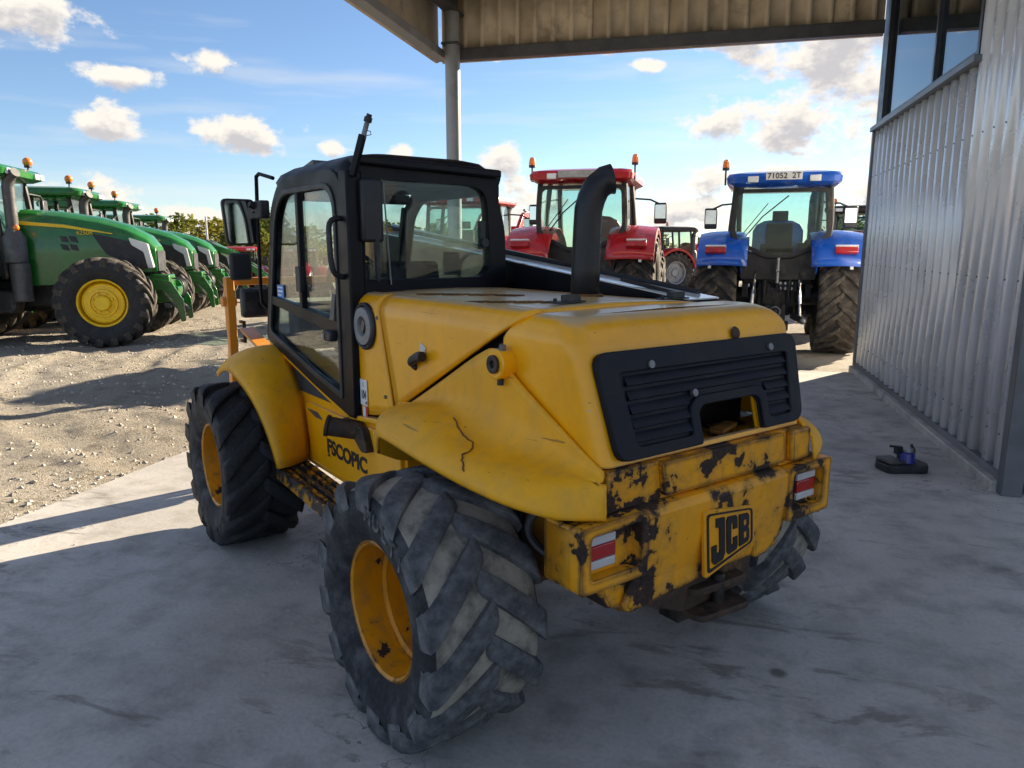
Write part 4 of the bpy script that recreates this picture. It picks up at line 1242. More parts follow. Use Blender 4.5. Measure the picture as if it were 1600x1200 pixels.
# ------------------------------------------------------------------ the yellow telehandler (x right, y forward, z up; origin under the rear axle)
def build_telehandler():
    T = empty('telehandler', (-0.422, 3.110, 0), R_(50.5))
    def B(mb, name, mat, parent=T, **kw):
        return mb.build(name, mat, parent, **kw)
    WBS = 2.28
    AX = 0.865
    # wheels
    for s in (-1, 1):
        rw = add_wheel(T, 'loader', (s*AX if s < 0 else 0.81, 0, 0.485), s, 'objects', 0.20, 'rear_wheel')
        MB().cyl((-0.02, 0.12, -0.165), (-0.085, 0.12, -0.165), 0.012, 8).build('valve', 'black_plastic', rw)
        add_wheel(T, 'loader_front', (s*AX, WBS, 0.485), s, 'objects', 0.31, 'front_wheel')
    # raised lettering on the near rear sidewall
    rwl = [o for o in T.children if o.name.startswith('rear_wheel')][0]
    word = 'MULTI'
    for k, ch in enumerate(word):
        a = R_(97 - k*9.5)
        text_mesh('tyre_letter', ch, 'rubber_lug', 0.075, rwl, (-0.2275, -0.385*math.cos(a), 0.385*math.sin(a)), (R_(90), R_(0), R_(-90)), 0.003, 0.002)
        o = bpy.context.scene.objects[-1] if False else rwl.children[-1]
        o.rotation_euler = Euler((R_(90) , 0, R_(-90)))
        o.rotation_mode = 'QUATERNION'
        # face -x, letter top pointing outward along the radius
        up = Vector((0, -math.cos(a), math.sin(a))); nrm = Vector((-1, 0, 0)); right = up.cross(nrm)
        o.rotation_quaternion = Matrix((right, up, nrm)).transposed().to_quaternion()
    # ---------------- frame and axles
    B(MB().box((0, 0.95, 0.70), (0.72, 3.0, 0.42)).box((0, -0.2, 0.72), (0.9, 0.7, 0.36)), 'chassis', 'yellow_dirty', bevel=0.02)
    for y in (0, WBS):
        B(MB().cyl((-0.72, y, 0.485), (0.72, y, 0.485), 0.085, 16).ball((0.05, y, 0.485), 0.19, 16, 10).cyl((-0.70, y, 0.485), (-0.60, y, 0.485), 0.15, 18).cyl((0.60, y, 0.485), (0.70, y, 0.485), 0.15, 18), 'axle', 'yellow_dirty')
    B(MB().prism(rfillet([(-0.46, 0.62), (-0.12, 0.60), (0.10, 0.80), (0.05, 1.0), (-0.46, 1.0)], 0.03), 'x', -0.56, -0.44), 'axle_plate', 'yellow_dirty', bevel=0.01)
    B(MB().prism(rfillet([(-0.46, 0.62), (-0.12, 0.60), (0.10, 0.80), (0.05, 1.0), (-0.46, 1.0)], 0.03), 'x', 0.44, 0.56), 'axle_plate', 'yellow_dirty', bevel=0.01)
    B(MB().tube(bez((-0.60, -0.50, 0.96), (-0.68, -0.36, 0.90), (-0.68, -0.34, 0.78), (-0.60, -0.52, 0.74), 12), 0.016, 8), 'hose', 'black_plastic')
    B(MB().tube(bez((-0.57, -0.30, 0.98), (-0.60, -0.22, 0.85), (-0.58, -0.20, 0.72), (-0.50, -0.30, 0.60), 12), 0.014, 8), 'hose', 'black_plastic')
    for q in ((-0.562, -0.25, 0.86), (-0.562, -0.40, 0.92), (-0.562, -0.38, 0.72)):
        B(MB().cyl(q, (q[0]-0.02, q[1], q[2]), 0.016, 6), 'bolt', 'steel')
    # one near-black box inside the body, its colour giving the gaps their shade
    B(MB().box((0.0, 0.33, 1.20), (1.06, 1.38, 0.62)), 'dark_inner_box', 'cavity_shade')
    # ---------------- side profile of the bonnet
    ZT = 1.570; XS = -0.590; RC = 0.085
    def side(z):
        """left skin x for height z, rounding over to the top crease"""
        zc = ZT-RC
        if z <= zc:
            return XS + 0.01*max(0, (zc-z))
        t = min(1.0, (z-zc)/RC)
        return XS + RC - RC*math.sqrt(max(0.0, 1-t*t))
    def patch(bot, top, n=12, m=14, off=0.0):
        """columns between two polylines of (y, z); skin follows side()"""
        def samp(pl, t):
            t = t*(len(pl)-1); i = min(int(t), len(pl)-2); f = t-i
            return (pl[i][0]*(1-f)+pl[i+1][0]*f, pl[i][1]*(1-f)+pl[i+1][1]*f)
        rows = []
        for i in range(n+1):
            b = samp(bot, i/n); tp = samp(top, i/n)
            row = []
            for k in range(m+1):
                q = k/m
                q = 1-(1-q)**1.6
                y = b[0]*(1-q)+tp[0]*q; z = b[1]*(1-q)+tp[1]*q
                row.append((side(z)-off, y, z))
            rows.append(row)
        return MB().grid(rows)
    # front side panel with the filler ring
    sp = B(patch([(1.13, 0.955), (0.735, 1.02)], [(1.13, ZT), (0.868, ZT)], 6, 18), 'side_panel', 'yellow', solid=0.02, angle=60, off=0)
    rc = (XS-0.013, 0.99, 1.42)
    ring = B(MB().lathe([(0.115, 0.006), (0.115, -0.008), (0.108, -0.014), (0.100, -0.010), (0.096, 0.004)], 'x', rc, 36, close=True), 'filler_collar', 'black_plastic', sp)
    B(MB().lathe([(0.094, 0.0), (0.090, -0.018), (0.050, -0.020), (0.044, -0.012), (0.040, 0.01), (0.001, 0.012)], 'x', rc, 36), 'filler_ring', 'zinc_ring', sp)
    B(MB().box((rc[0]-0.004, rc[1], rc[2]), (0.02, 0.03, 0.06), (0.5, 0, 0)), 'filler_tab', 'grey_plastic', sp)
    st = B(MB().box((XS-0.0115, 1.035, 1.085), (0.003, 0.075, 0.13)), 'sticker', 'white_sticker', sp)
    text_mesh('sticker_lettering', '104', 'letter_black', 0.060, sp, (XS-0.0137, 1.035, 1.072), (R_(90), 0, R_(-90)), 0.0004, 0.002, 0.62)
    text_mesh('sticker_lettering', 'L', 'letter_black', 0.030, sp, (XS-0.0137, 1.035, 1.125), (R_(90), 0, R_(-90)), 0.0004, 0.0)
    text_mesh('sticker_lettering', 'dB', 'letter_black', 0.022, sp, (XS-0.0137, 1.008, 1.035), (R_(90), 0, R_(-90)), 0.0004, 0.0)
    B(MB().box((XS-0.0115, 1.035, 0.988), (0.003, 0.030, 0.05)), 'sticker', 'white_sticker', sp)
    B(MB().box((XS-0.0115, 1.008, 0.990), (0.003, 0.020, 0.05)), 'sticker', 'red_sticker', sp)
    # engine door (hinged, triangular lower edge)
    gap0, gap1 = (0.705, 1.055), (-0.235, 1.545)
    dr = B(patch([gap0, gap1], [(0.848, ZT), (-0.26, ZT)], 20, 16), 'engine_door', 'yellow', solid=0.02, angle=60, off=0)
    hd = MB().tube(bez((XS-0.008, 0.50, 1.300), (XS-0.045, 0.52, 1.295), (XS-0.045, 0.43, 1.345), (XS-0.040, 0.385, 1.345), 8), [0.016, 0.017, 0.019, 0.020, 0.021, 0.021, 0.022, 0.023, 0.022], 10)
    hd.tube([(XS-0.001, 0.505, 1.285), (XS-0.02, 0.500, 1.292)], [0.020, 0.016], 10)
    B(hd, 'door_handle', 'black_plastic', dr)
    B(MB().box((XS-0.0115, 0.43, 1.372), (0.004, 0.045, 0.035), (0.4, 0, 0)), 'handle_plate', 'reflector_white', dr)
    # bonnet top
    rows = []
    for i in range(13):
        y = 1.125 - (1.125+0.262)*i/12
        rows.append([(XS+RC + 0.004 + (0.32+0.50)*k/10, y, ZT + 0.012*math.sin(math.pi*k/10)*1.0 + 0.001) for k in range(11)])
    rows = [[(max(-0.501, x), y, z) for x, y, z in r] for r in rows]
    bt = B(MB().grid(rows), 'bonnet_top', 'yellow', solid=0.02, angle=60)
    B(MB().box((0.325, 0.43, 1.35), (0.02, 1.38, 0.42)), 'boom_side_panel', 'black_paint')
    # cooling slots: two staggered rows of four groups
    for (ax, ay, bx_, by_) in ((-0.40, 0.78, -0.16, 0.34), (-0.475, 0.27, -0.24, -0.07)):
        for g in range(4):
            for q in range(5):
                t_ = (g + q*0.16)/3.64
                cx = ax+(bx_-ax)*t_; cy = ay+(by_-ay)*t_
                B(MB().box((cx, cy, ZT+0.004+0.012*math.sin(math.pi*(cx+0.501)/0.82)), (0.075 if q % 2 else 0.060, 0.011, 0.006)), 'cooling_slot', 'rust_vent', bt)
    # bonnet latches
    for (x, y) in ((-0.26, -0.11), (0.22, -0.22)):
        lt = B(MB().box((x, y, ZT+0.018), (0.16, 0.05, 0.006)).box((x+0.02, y, ZT+0.032), (0.075, 0.036, 0.026)).cyl((x-0.06, y, ZT+0.02), (x-0.06, y, ZT+0.034), 0.008, 8), 'bonnet_latch', 'black_plastic', bevel=0.004)
    # exhaust
    exp = [(0.11, 0.20, 1.54), (0.112, 0.20, 1.70), (0.116, 0.20, 1.86), (0.122, 0.20, 1.96), (0.132, 0.192, 2.01), (0.150, 0.180, 2.055), (0.180, 0.160, 2.085), (0.208, 0.142, 2.092)]
    e = B(MB().tube(exp, [0.066, 0.064, 0.063, 0.063, 0.063, 0.063, 0.064, 0.066], 22, cap=False), 'exhaust_stack', 'exhaust_black', solid=0.004)
    B(MB().lathe([(0.062, 1.555), (0.085, 1.580), (0.085, 1.588), (0.062, 1.592)], 'z', (0.11, 0.20, 0), 22), 'exhaust_collar', 'yellow_dirty', e)
    B(MB().box((0.085, 0.145, 1.66), (0.02, 0.004, 0.012), (0, 0, -0.5)), 'exhaust_mark', 'white_sticker', e)
    # ---------------- rear hood shell
    def ringpts(xs, yr, yf, rc_, z, n=8):
        pts = [(-xs, yf, z), (-xs, (yf+yr+rc_)/2, z)]
        for k in range(n+1):
            a = math.pi/2*k/n
            pts.append((-xs+rc_-rc_*math.cos(a), yr+rc_-rc_*math.sin(a), z))
        for k in range(1, 8):
            pts.append((-xs+rc_+(2*xs-2*rc_)*k/8, yr, z))
        for k in range(n+1):
            a = math.pi/2*(1-k/n)
            pts.append((xs-rc_+rc_*math.cos(a), yr+rc_-rc_*math.sin(a), z))
        pts += [(xs, (yf+yr+rc_)/2, z), (xs, yf, z)]
        return pts
    rows = []
    zr0, zr1, rad = 1.092, 1.478, 0.089
    for k in range(9):
        z = zr0 + (zr1-zr0)*k/8
        f = k/8
        rows.append(ringpts(0.556+0.036*f, -0.642+0.098*f, -0.05-0.10*f, 0.050+0.020*f, z))
    for k in range(1, 9):
        a = math.pi/2*k/8
        ins = rad*(1-math.cos(a)); z = zr1 + rad*1.02*math.sin(a)
        yb = -0.642+0.098*(1+0.3*math.sin(a))
        rows.append(ringpts(0.592-ins*1.02, yb+ins*1.15, -0.15-0.115*k/8, 0.070+0.4*ins, z))
    mb = MB().grid(rows)
    last = rows[-1]; n = len(last)
    # close the top with strips between mirrored points
    m = n//2
    mb.grid([[last[i], ((last[i][0]+last[n-1-i][0])/2, (last[i][1]+last[n-1-i][1])/2, last[i][2]+0.006), last[n-1-i]] for i in range(m)])
    hood = B(mb, 'rear_hood', 'yellow', solid=0.018, angle=60)
    # opening behind the notch of the grille
    cut = MB().box((0.0935, -0.62, 1.175), (0.350, 0.24, 0.130))
    apply_cut(hood, cut)
    hood.data.set_sharp_from_angle(angle=R_(50))
    B(MB().box((0.10, -0.36, 1.16), (0.60, 0.02, 0.3)), 'dark_backing', 'cavity_shade', hood)  # added panel, coloured as the shaded inside of the hood
    B(MB().box((0.17, -0.55, 1.11), (0.16, 0.05, 0.02), (0, 0, 0.3)), 'inner_ledge', 'yellow_dirty', hood)
    # ---------------- grille on the sloping rear face
    eu = Vector((1, 0, 0)); ew = Vector((0, 0.246, 0.969)).normalized(); en = Vector((0, -ew.z, ew.y))
    G0 = Vector((0.0, -0.645, 1.092))
    def onface(mb0):
        r = MB(); r.f = mb0.f; r.m = mb0.m
        r.v = [tuple(G0 + eu*v[0] + ew*v[1] + en*v[2]) for v in mb0.v]
        return r
    go = [(-0.500, 0.012), (-0.085, 0.012), (-0.085, 0.128), (-0.055, 0.150), (0.245, 0.150), (0.272, 0.128), (0.272, 0.018), (0.525, 0.018), (0.556, 0.372), (-0.545, 0.376)]
    rads = [0.05, 0.012, 0.012, 0.012, 0.012, 0.012, 0.012, 0.06, 0.06, 0.06]
    back = rfillet(go, rads, 4)
    gr = B(onface(MB().prism(back, 'z', 0.0, 0.010)), 'grille', 'grille_plastic', bevel=0.003)
    # raised border running round the notch
    gi = [(-0.405, 0.052), (-0.128, 0.052), (-0.128, 0.150), (-0.085, 0.186), (0.280, 0.186), (0.314, 0.150), (0.314, 0.057), (0.452, 0.057), (0.482, 0.298), (-0.446, 0.302)]
    B(onface(MB().ring(rfillet(go, rads, 4), rfillet(gi, [0.02]*10, 4), 'z', 0.0085, 0.026)), 'grille_border', 'grille_plastic', gr, bevel=0.005)
    # louvres
    for q in range(5):
        w0 = 0.064 + q*0.0475
        spans = [(-0.415, 0.465)] if w0 > 0.175 else [(-0.412, -0.130), (0.316, 0.458)]
        for (a, b) in spans:
            m2 = MB().add([(a, w0, 0.008), (b, w0, 0.008), (b, w0+0.038, 0.008), (a, w0+0.038, 0.008), (a, w0+0.004, 0.025), (b, w0+0.004, 0.025), (b, w0+0.036, 0.011), (a, w0+0.036, 0.011)],
                          [(3, 2, 1, 0), (4, 5, 6, 7), (0, 1, 5, 4), (1, 2, 6, 5), (2, 3, 7, 6), (3, 0, 4, 7)])
            B(onface(m2), 'louvre', 'grille_plastic', gr)
    for (a, b) in ((-0.295, 0.318), (0.375, 0.325), (-0.10, 0.198)):
        B(onface(MB().cyl((a, b, 0.02), (a, b, 0.034), 0.014, 14)), 'bolt', 'dull_steel', gr)
    B(onface(MB().ball((0.205, 0.395, 0.006), 0.026, 10, 6, (1, 1.0, 0.35))), 'lock_plug', 'rust_steel', hood)
    # ---------------- rear quarter panel flowing out into the mudguard
    tops = [(-0.594, 0.70, 1.030), (-0.597, 0.58, 1.098), (-0.598, 0.42, 1.180), (-0.598, 0.25, 1.268), (-0.600, 0.08, 1.357), (-0.600, -0.03, 1.410), (-0.600, -0.10, 1.432), (-0.598, -0.155, 1.400), (-0.594, -0.22, 1.345), (-0.586, -0.33, 1.275), (-0.576, -0.45, 1.205), (-0.566, -0.57, 1.135), (-0.556, -0.648, 1.090)]
    lips = [(-0.82, 0.44, 1.050), (-0.85, 0.37, 1.062), (-0.86, 0.26, 1.064), (-0.865, 0.14, 1.058), (-0.868, 0.02, 1.050), (-0.868, -0.10, 1.042), (-0.866, -0.20, 1.036), (-0.862, -0.30, 1.030), (-0.852, -0.39, 1.024), (-0.835, -0.47, 1.016), (-0.800, -0.55, 1.004), (-0.725, -0.63, 0.984), (-0.580, -0.690, 0.966)]
    def fine(pl, k=3):
        out = []
        P = [Vector(p) for p in pl]
        for i in range(len(P)-1):
            p0 = P[max(i-1, 0)]; p1 = P[i]; p2 = P[i+1]; p3 = P[min(i+2, len(P)-1)]
            for q in range(k):
                t = q/k
                out.append(0.5*((2*p1)+(p2-p0)*t+(2*p0-5*p1+4*p2-p3)*t*t+(3*p1-p0-3*p2+p3)*t**3))
        out.append(P[-1])
        return out
    def quarter(sgn):
        rows = []
        FT, FL = fine(tops), fine(lips)
        nn = len(FT)
        for i, (a, b) in enumerate(zip(FT, FL)):
            f = i/(nn-1)
            zf = 1.072 + 0.075*math.exp(-((b.y-0.16)/0.24)**2) - 0.03*max(0, (f-0.7)/0.3)
            zf = min(zf, a.z-0.012) if f > 0.12 else max(min(zf, a.z+0.07), a.z)
            dx = b.x-a.x
            def mid(s_, x_, z_):
                return Vector((x_, a.y+(b.y-a.y)*s_, z_))
            hi = max(a.z-zf, 0.0)
            ctrl = [Vector(a), mid(0.12, a.x-0.003, zf+hi*0.62+0.004), mid(0.25, a.x-0.010, zf+hi*0.30+0.008), mid(0.38, a.x-0.03-0.02*min(1, hi/0.2), zf+hi*0.10+0.006),
                    mid(0.55, a.x+dx*0.42, zf+0.012), mid(0.78, a.x+dx*0.76, (zf*0.55+b.z*0.45)+0.024), mid(0.93, a.x+dx*0.95, b.z+0.022), Vector(b)]
            row = [tuple(q) for q in fine(ctrl, 2)]
            # lip turned down; deeper at the front end
            d = 0.022 + 0.085*max(0.0, 1-f/0.10)
            row.append((b.x-0.003, b.y, b.z-d*0.5)); row.append((b.x+0.002, b.y, b.z-d))
            row = [(x*(1 if sgn < 0 else -1), y, z) for x, y, z in row]
            rows.append(row)
        # front flange closes the end of the mudguard
        o = B(MB().grid(rows), 'rear_mudguard', 'yellow_plastic', solid=0.012, angle=70, off=0)
        return o
    q1 = quarter(-1)
    q2 = quarter(1)
    B(MB().prism(rfillet([(-0.60, 0.98), (-0.74, 1.0), (-0.81, 1.03), (-0.80, 0.93), (-0.70, 0.88), (-0.60, 0.86)], 0.02), 'y', 0.49, 0.515), 'mudguard_bracket', 'yellow_plastic', bevel=0.005)
    # long crack across the mudguard: a raised torn edge
    def fend(u, w):
        me = q1.data
        i = min(int(u*(len(fine(tops))-1)), len(fine(tops))-2)
        return Vector(me.vertices[i*17+int(w*14)].co)
    crack = [fend(u, w)+Vector((-0.006, 0, 0.008)) for u, w in ((0.36, 0.50), (0.42, 0.58), (0.48, 0.60), (0.53, 0.67), (0.55, 0.75), (0.58, 0.84), (0.60, 0.93))]
    cpts = []
    rng = random.Random(5)
    for p, q in zip(crack[:-1], crack[1:]):
        for k in range(4):
            cpts.append(p.lerp(q, k/4)+Vector((rng.uniform(-1, 1), rng.uniform(-1, 1), rng.uniform(-0.3, 0.3)))*0.004)
    B(MB().tube(cpts, 0.0032, 5), 'crack', 'yellow_dirty', q1)
    for (y, z) in ((1.10, 1.50), (1.10, 1.20), (0.80, 1.10), (0.86, 1.47)):
        B(MB().cyl((XS-0.004, y, z), (XS-0.016, y, z), 0.009, 6), 'panel_bolt', 'dull_steel', sp)
    # pivot boss
    k0 = (-0.600, -0.165, 1.385)
    bs = B(MB().cyl((k0[0]+0.05, k0[1], k0[2]), (k0[0]-0.045, k0[1], k0[2]), 0.056, 26), 'pivot_boss', 'yellow', bevel=0.006)
    B(MB().lathe([(0.034, 0.0), (0.034, -0.056), (0.026, -0.058), (0.014, -0.054), (0.012, -0.046), (0.001, -0.046)], 'x', k0, 20), 'pivot_pin', 'grease', bs)
    B(MB().cyl((k0[0]-0.02, k0[1]-0.015, k0[2]+0.05), (k0[0]-0.02, k0[1]-0.02, k0[2]+0.07), 0.013, 8), 'grease_nipple', 'dull_steel', bs)
    B(MB().cyl((k0[0]-0.02, k0[1]-0.005, k0[2]-0.05), (k0[0]-0.025, k0[1]-0.01, k0[2]-0.078), 0.012, 8), 'grease_nipple', 'grease', bs)
    # ---------------- counterweight
    cwp = [(-0.535, 1.084), (0.575, 1.084), (0.578, 0.945), (0.62, 0.93), (0.62, 0.72), (0.50, 0.70), (0.36, 0.60), (-0.42, 0.575), (-0.52, 0.60), (-0.585, 0.72), (-0.585, 0.93), (-0.535, 0.95)]
    cw = B(MB().prism(cwp, 'y', -0.645, -0.40), 'counterweight', 'yellow_worn', bevel=0.014, bseg=3)
    # upper shelf with its raised right-hand block
    B(MB().prism(rfillet([(-0.30, 1.078), (0.40, 1.078), (0.42, 0.955), (-0.28, 0.955)], 0.012), 'y', -0.668, -0.64), 'upper_plate', 'yellow_worn', cw, bevel=0.008)
    B(MB().prism(rfillet([(0.44, 1.080), (0.572, 1.080), (0.572, 0.950), (0.45, 0.950)], 0.015), 'y', -0.676, -0.64), 'corner_block', 'yellow_worn', cw, bevel=0.01)
    B(MB().prism(rfillet([(-0.555, 0.95), (-0.555, 0.74), (-0.46, 0.585), (0.38, 0.60), (0.50, 0.72), (0.50, 0.95)], 0.02), 'y', -0.635, -0.18), 'lower_body', 'yellow_worn', cw, bevel=0.012)
    # stepped ledge, then the big centre plate
    B(MB().prism([(-0.680, 0.700), (-0.700, 0.80), (-0.700, 0.915), (-0.685, 0.935), (-0.64, 0.945), (-0.64, 0.60), (-0.655, 0.60)], 'x', -0.40, 0.405), 'centre_plate', 'yellow_worn', cw, bevel=0.01)
    B(MB().prism(rfillet([(-0.39, 0.75), (-0.10, 0.78), (-0.07, 0.60), (-0.44, 0.568), (-0.47, 0.60)], 0.03), 'y', -0.672, -0.64), 'lower_apron', 'yellow_worn', cw, bevel=0.012)
    B(MB().prism(rfillet([(0.24, 0.72), (0.44, 0.74), (0.42, 0.66), (0.33, 0.60), (0.24, 0.59)], 0.03), 'y', -0.672, -0.64), 'lower_apron', 'yellow_worn', cw, bevel=0.012)
    # lamp housings at both ends, open to the rear
    for s, (xa, xb) in ((-1, (-0.695, -0.395)), (1, (0.40, 0.690))):
        out = rfillet([(xa, 0.935), (xb, 0.945), (xb, 0.715), (xa, 0.715)], 0.018, 3)
        inn = rfillet([(xa+0.045, 0.905), (xb-0.03, 0.912), (xb-0.03, 0.755), (xa+0.045, 0.755)], 0.018, 3)
        if s > 0:
            inn = rfillet([(xa+0.03, 0.912), (xb-0.045, 0.905), (xb-0.045, 0.755), (xa+0.03, 0.755)], 0.018, 3)
        hs = B(MB().ring(out, inn, 'y', -0.705, -0.52), 'lamp_housing', 'yellow_worn', cw, bevel=0.010, bseg=2)
        B(MB().prism(out, 'y', -0.655, -0.525), 'housing_back', 'yellow_worn', cw)
        lx = xa+0.115 if s < 0 else xb-0.125
        for dz, mt, h in ((0.041, 'reflector_white', 0.030), (0.0, 'reflector_red', 0.048), (-0.041, 'reflector_white', 0.030)):
            B(MB().box((lx, -0.664, 0.833+dz), (0.125, 0.022, h)), 'tail_lamp', mt, hs, bevel=0.004)
        B(MB().box((lx, -0.658, 0.833), (0.135, 0.012, 0.122)), 'lamp_body', 'black_plastic', hs)
    # emblem plate: tall on the left, tapering to the right
    Q = [(-0.125, 0.880), (0.170, 0.842), (0.185, 0.690), (-0.100, 0.612)]     # TL TR BR BL
    def quad(u, w):
        """u to the right, w upwards, both 0..1"""
        tl, tr, br, bl = [Vector(q) for q in Q]
        return (bl.lerp(br, u)).lerp(tl.lerp(tr, u), w)
    border_o = rfillet([tuple(quad(*p)) for p in ((0, 1), (1, 1), (1, 0), (0, 0))], 0.022, 4)
    border_i = rfillet([tuple(quad(*p)) for p in ((0.05, 0.95), (0.95, 0.94), (0.95, 0.07), (0.05, 0.06))], 0.018, 4)
    em = B(MB().prism(border_o, 'y', -0.7095, -0.695), 'emblem', 'yellow_emblem', cw, bevel=0.003)
    bi2 = rfillet([tuple(quad(*p)) for p in ((0.085, 0.92), (0.92, 0.905), (0.92, 0.11), (0.085, 0.105))], 0.016, 4)
    B(MB().ring(border_i, bi2, 'y', -0.7125, -0.7085), 'emblem_border', 'letter_black', cw)
    LET = {'J': [(0.35, 1.0), (1.0, 1.0), (1.0, 0.12), (0.82, 0.0), (0.18, 0.0), (0.0, 0.10), (0.0, 0.42), (0.36, 0.42), (0.36, 0.22), (0.60, 0.22), (0.60, 0.80), (0.35, 0.80)],
           'C': [(0.0, 0.90), (0.15, 1.0), (0.90, 1.0), (1.0, 0.92), (1.0, 0.62), (0.62, 0.62), (0.62, 0.80), (0.40, 0.80), (0.40, 0.20), (0.62, 0.20), (0.62, 0.38), (1.0, 0.38), (1.0, 0.10), (0.88, 0.0), (0.14, 0.0), (0.0, 0.10)],
           'B': [(0.0, 1.0), (0.86, 1.0), (1.0, 0.90), (1.0, 0.60), (0.90, 0.51), (1.0, 0.42), (1.0, 0.10), (0.88, 0.0), (0.0, 0.0)]}
    def wletter(ch, u0, u1, w0, w1):
        mb2 = MB().prism([tuple(quad(u0+(u1-u0)*a, w0+(w1-w0)*b)) for a, b in LET[ch]], 'y', -0.7145, -0.7090)
        o = B(mb2, 'emblem_letter', 'letter_black', cw)
        if ch == 'B':
            for (b0, b1) in ((0.62, 0.80), (0.20, 0.40)):
                B(MB().prism([tuple(quad(u0+(u1-u0)*a, w0+(w1-w0)*b)) for a, b in ((0.42, b0), (0.64, b0), (0.64, b1), (0.42, b1))], 'y', -0.7158, -0.7140), 'letter_counter', 'yellow_emblem', cw)
    wletter('J', 0.13, 0.38, 0.14, 0.86)
    wletter('C', 0.42, 0.63, 0.16, 0.85)
    wletter('B', 0.67, 0.87, 0.17, 0.84)
    # tow hitch below
    hz = B(MB().prism(rfillet([(-0.08, -0.66), (0.20, -0.68), (0.22, -0.50), (-0.10, -0.50)], 0.03), 'z', 0.515, 0.545), 'hitch_plate', 'rust_steel', bevel=0.006)
    B(MB().prism(rfillet([(-0.09, -0.70), (0.18, -0.72), (0.20, -0.50), (-0.11, -0.50)], 0.04), 'z', 0.430, 0.455), 'hitch_plate', 'rust_steel', bevel=0.006)
    B(MB().cyl((0.07, -0.64, 0.42), (0.07, -0.64, 0.57), 0.025, 12).box((0.08, -0.52, 0.47), (0.30, 0.10, 0.20)), 'hitch_pin', 'grease', bevel=0.006)
    B(MB().prism(rfillet([(-0.45, 0.60), (-0.15, 0.585), (0.30, 0.60), (0.28, 0.47), (-0.10, 0.45)], 0.03), 'y', -0.62, -0.44), 'hitch_mount', 'rust_steel', bevel=0.01)
    # ---------------- lower side panel with the lettering
    lp = [(2.36, 1.20), (1.95, 1.10), (1.20, 0.945), (0.64, 0.985), (0.62, 0.60), (0.95, 0.52), (1.98, 0.52), (2.1, 0.8)]
    B(MB().prism(lp, 'x', -0.585, -0.40), 'side_skirt', 'yellow', bevel=0.006)
    pl = B(MB().prism(rfillet([(1.86, 0.905), (1.16, 0.905), (0.66, 0.93), (0.645, 0.56), (1.0, 0.55), (1.78, 0.56)], [0.06, 0.03, 0.03, 0.02, 0.02, 0.03], 4), 'x', -0.606, -0.58), 'access_panel', 'yellow', bevel=0.006)
    text_mesh('lettering', 'FSCOPIC', 'letter_black', 0.112, pl, (-0.6075, 1.275, 0.700), (R_(90), 0, R_(-90)), 0.0012, 0.004, 1.18)
    B(MB().prism([(1.52, 0.642), (1.50, 0.648), (1.50, 0.660), (1.525, 0.656)], 'x', -0.6085, -0.606), 'lettering_remnant', 'letter_black', pl)
    B(MB().prism(rfillet([(1.80, 0.868), (1.66, 0.872), (1.58, 0.84), (1.68, 0.838)], 0.012), 'x', -0.612, -0.604), 'latch_cover', 'grey_plastic', pl, bevel=0.003)
    sill = B(MB().bar((-0.600, 2.38, 1.205), (-0.600, 1.19, 0.935), 0.045, 0.035).bar((-0.600, 1.19, 0.935), (-0.600, 0.70, 0.985), 0.045, 0.025), 'door_sill', 'yellow', bevel=0.006)
    # fuel filler cap
    B(MB().cyl((-0.60, 1.08, 0.875), (-0.735, 1.17, 0.905), 0.046, 22, r1=0.05).cyl((-0.735, 1.17, 0.905), (-0.75, 1.18, 0.909), 0.056, 22), 'fuel_cap', 'rust_steel', bevel=0.004)
    B(MB().prism(rfillet([(1.22, 0.93), (0.98, 0.91), (0.93, 0.80), (1.0, 0.79)], 0.02), 'x', -0.645, -0.60), 'filler_neck', 'grease', bevel=0.01)
    # step
    sr = B(MB().bar((-0.80, 1.90, 0.515), (-0.80, 1.02, 0.475), 0.022, 0.075).bar((-0.62, 1.90, 0.515), (-0.62, 1.02, 0.475), 0.022, 0.06), 'step_rail', 'step_steel', bevel=0.004)
    for k in range(3):
        x = -0.76+k*0.048
        B(MB().bar((x, 1.88, 0.525), (x, 1.03, 0.488), 0.024, 0.03), 'step_tread', 'step_steel', sr, bevel=0.003)
    for k in range(5):
        y = 1.86-k*0.19
        B(MB().bar((-0.80, y, 0.500-0.008*k), (-0.60, y, 0.500-0.008*k), 0.03, 0.02), 'step_tie', 'step_steel', sr)
    # ---------------- front mudguard (both sides), arched
    def front_guard(s):
        cy, cz = WBS, 0.485
        rows = []
        n = 18
        for i in range(n+1):
            t = i/n
            deg = 64 + (172-64)*t
            a = R_(deg)
            lipr = 0.585 + 0.02*math.sin(math.pi*t)
            inr = 0.70 if deg < 95 else 0.70 - 0.28*((deg-95)/77)**0.9
            xl = -0.915 + 0.085*max(0, t-0.45)/0.55
            lip = Vector((xl, cy+lipr*math.cos(a), cz+lipr*math.sin(a)))
            inn = Vector((-0.60, cy+inr*math.cos(a), cz+inr*math.sin(a)))
            p1 = inn.lerp(lip, 0.45) + Vector((-0.02, math.cos(a)*0.05, math.sin(a)*0.05))
            p2 = inn.lerp(lip, 0.85) + Vector((0.0, math.cos(a)*0.055, math.sin(a)*0.055))
            row = bez(inn, p1, p2, lip, 10)
            row.append((lip.x, lip.y-math.cos(a)*0.03, lip.z-math.sin(a)*0.03))
            rows.append([(x*(-s), y, z) for x, y, z in row])
        return B(MB().grid(rows), 'front_mudguard', 'yellow_plastic', solid=0.012, angle=70, off=0)
    front_guard(-1); front_guard(1)
    # ---------------- cab
    CX0, CX1 = -0.62, 0.30
    # door (left side): frame, mid rail, divider and three panes
    do = [(1.13, 0.935), (1.13, 2.185), (2.02, 2.185), (2.20, 2.02), (2.40, 1.22), (1.62, 1.035)]
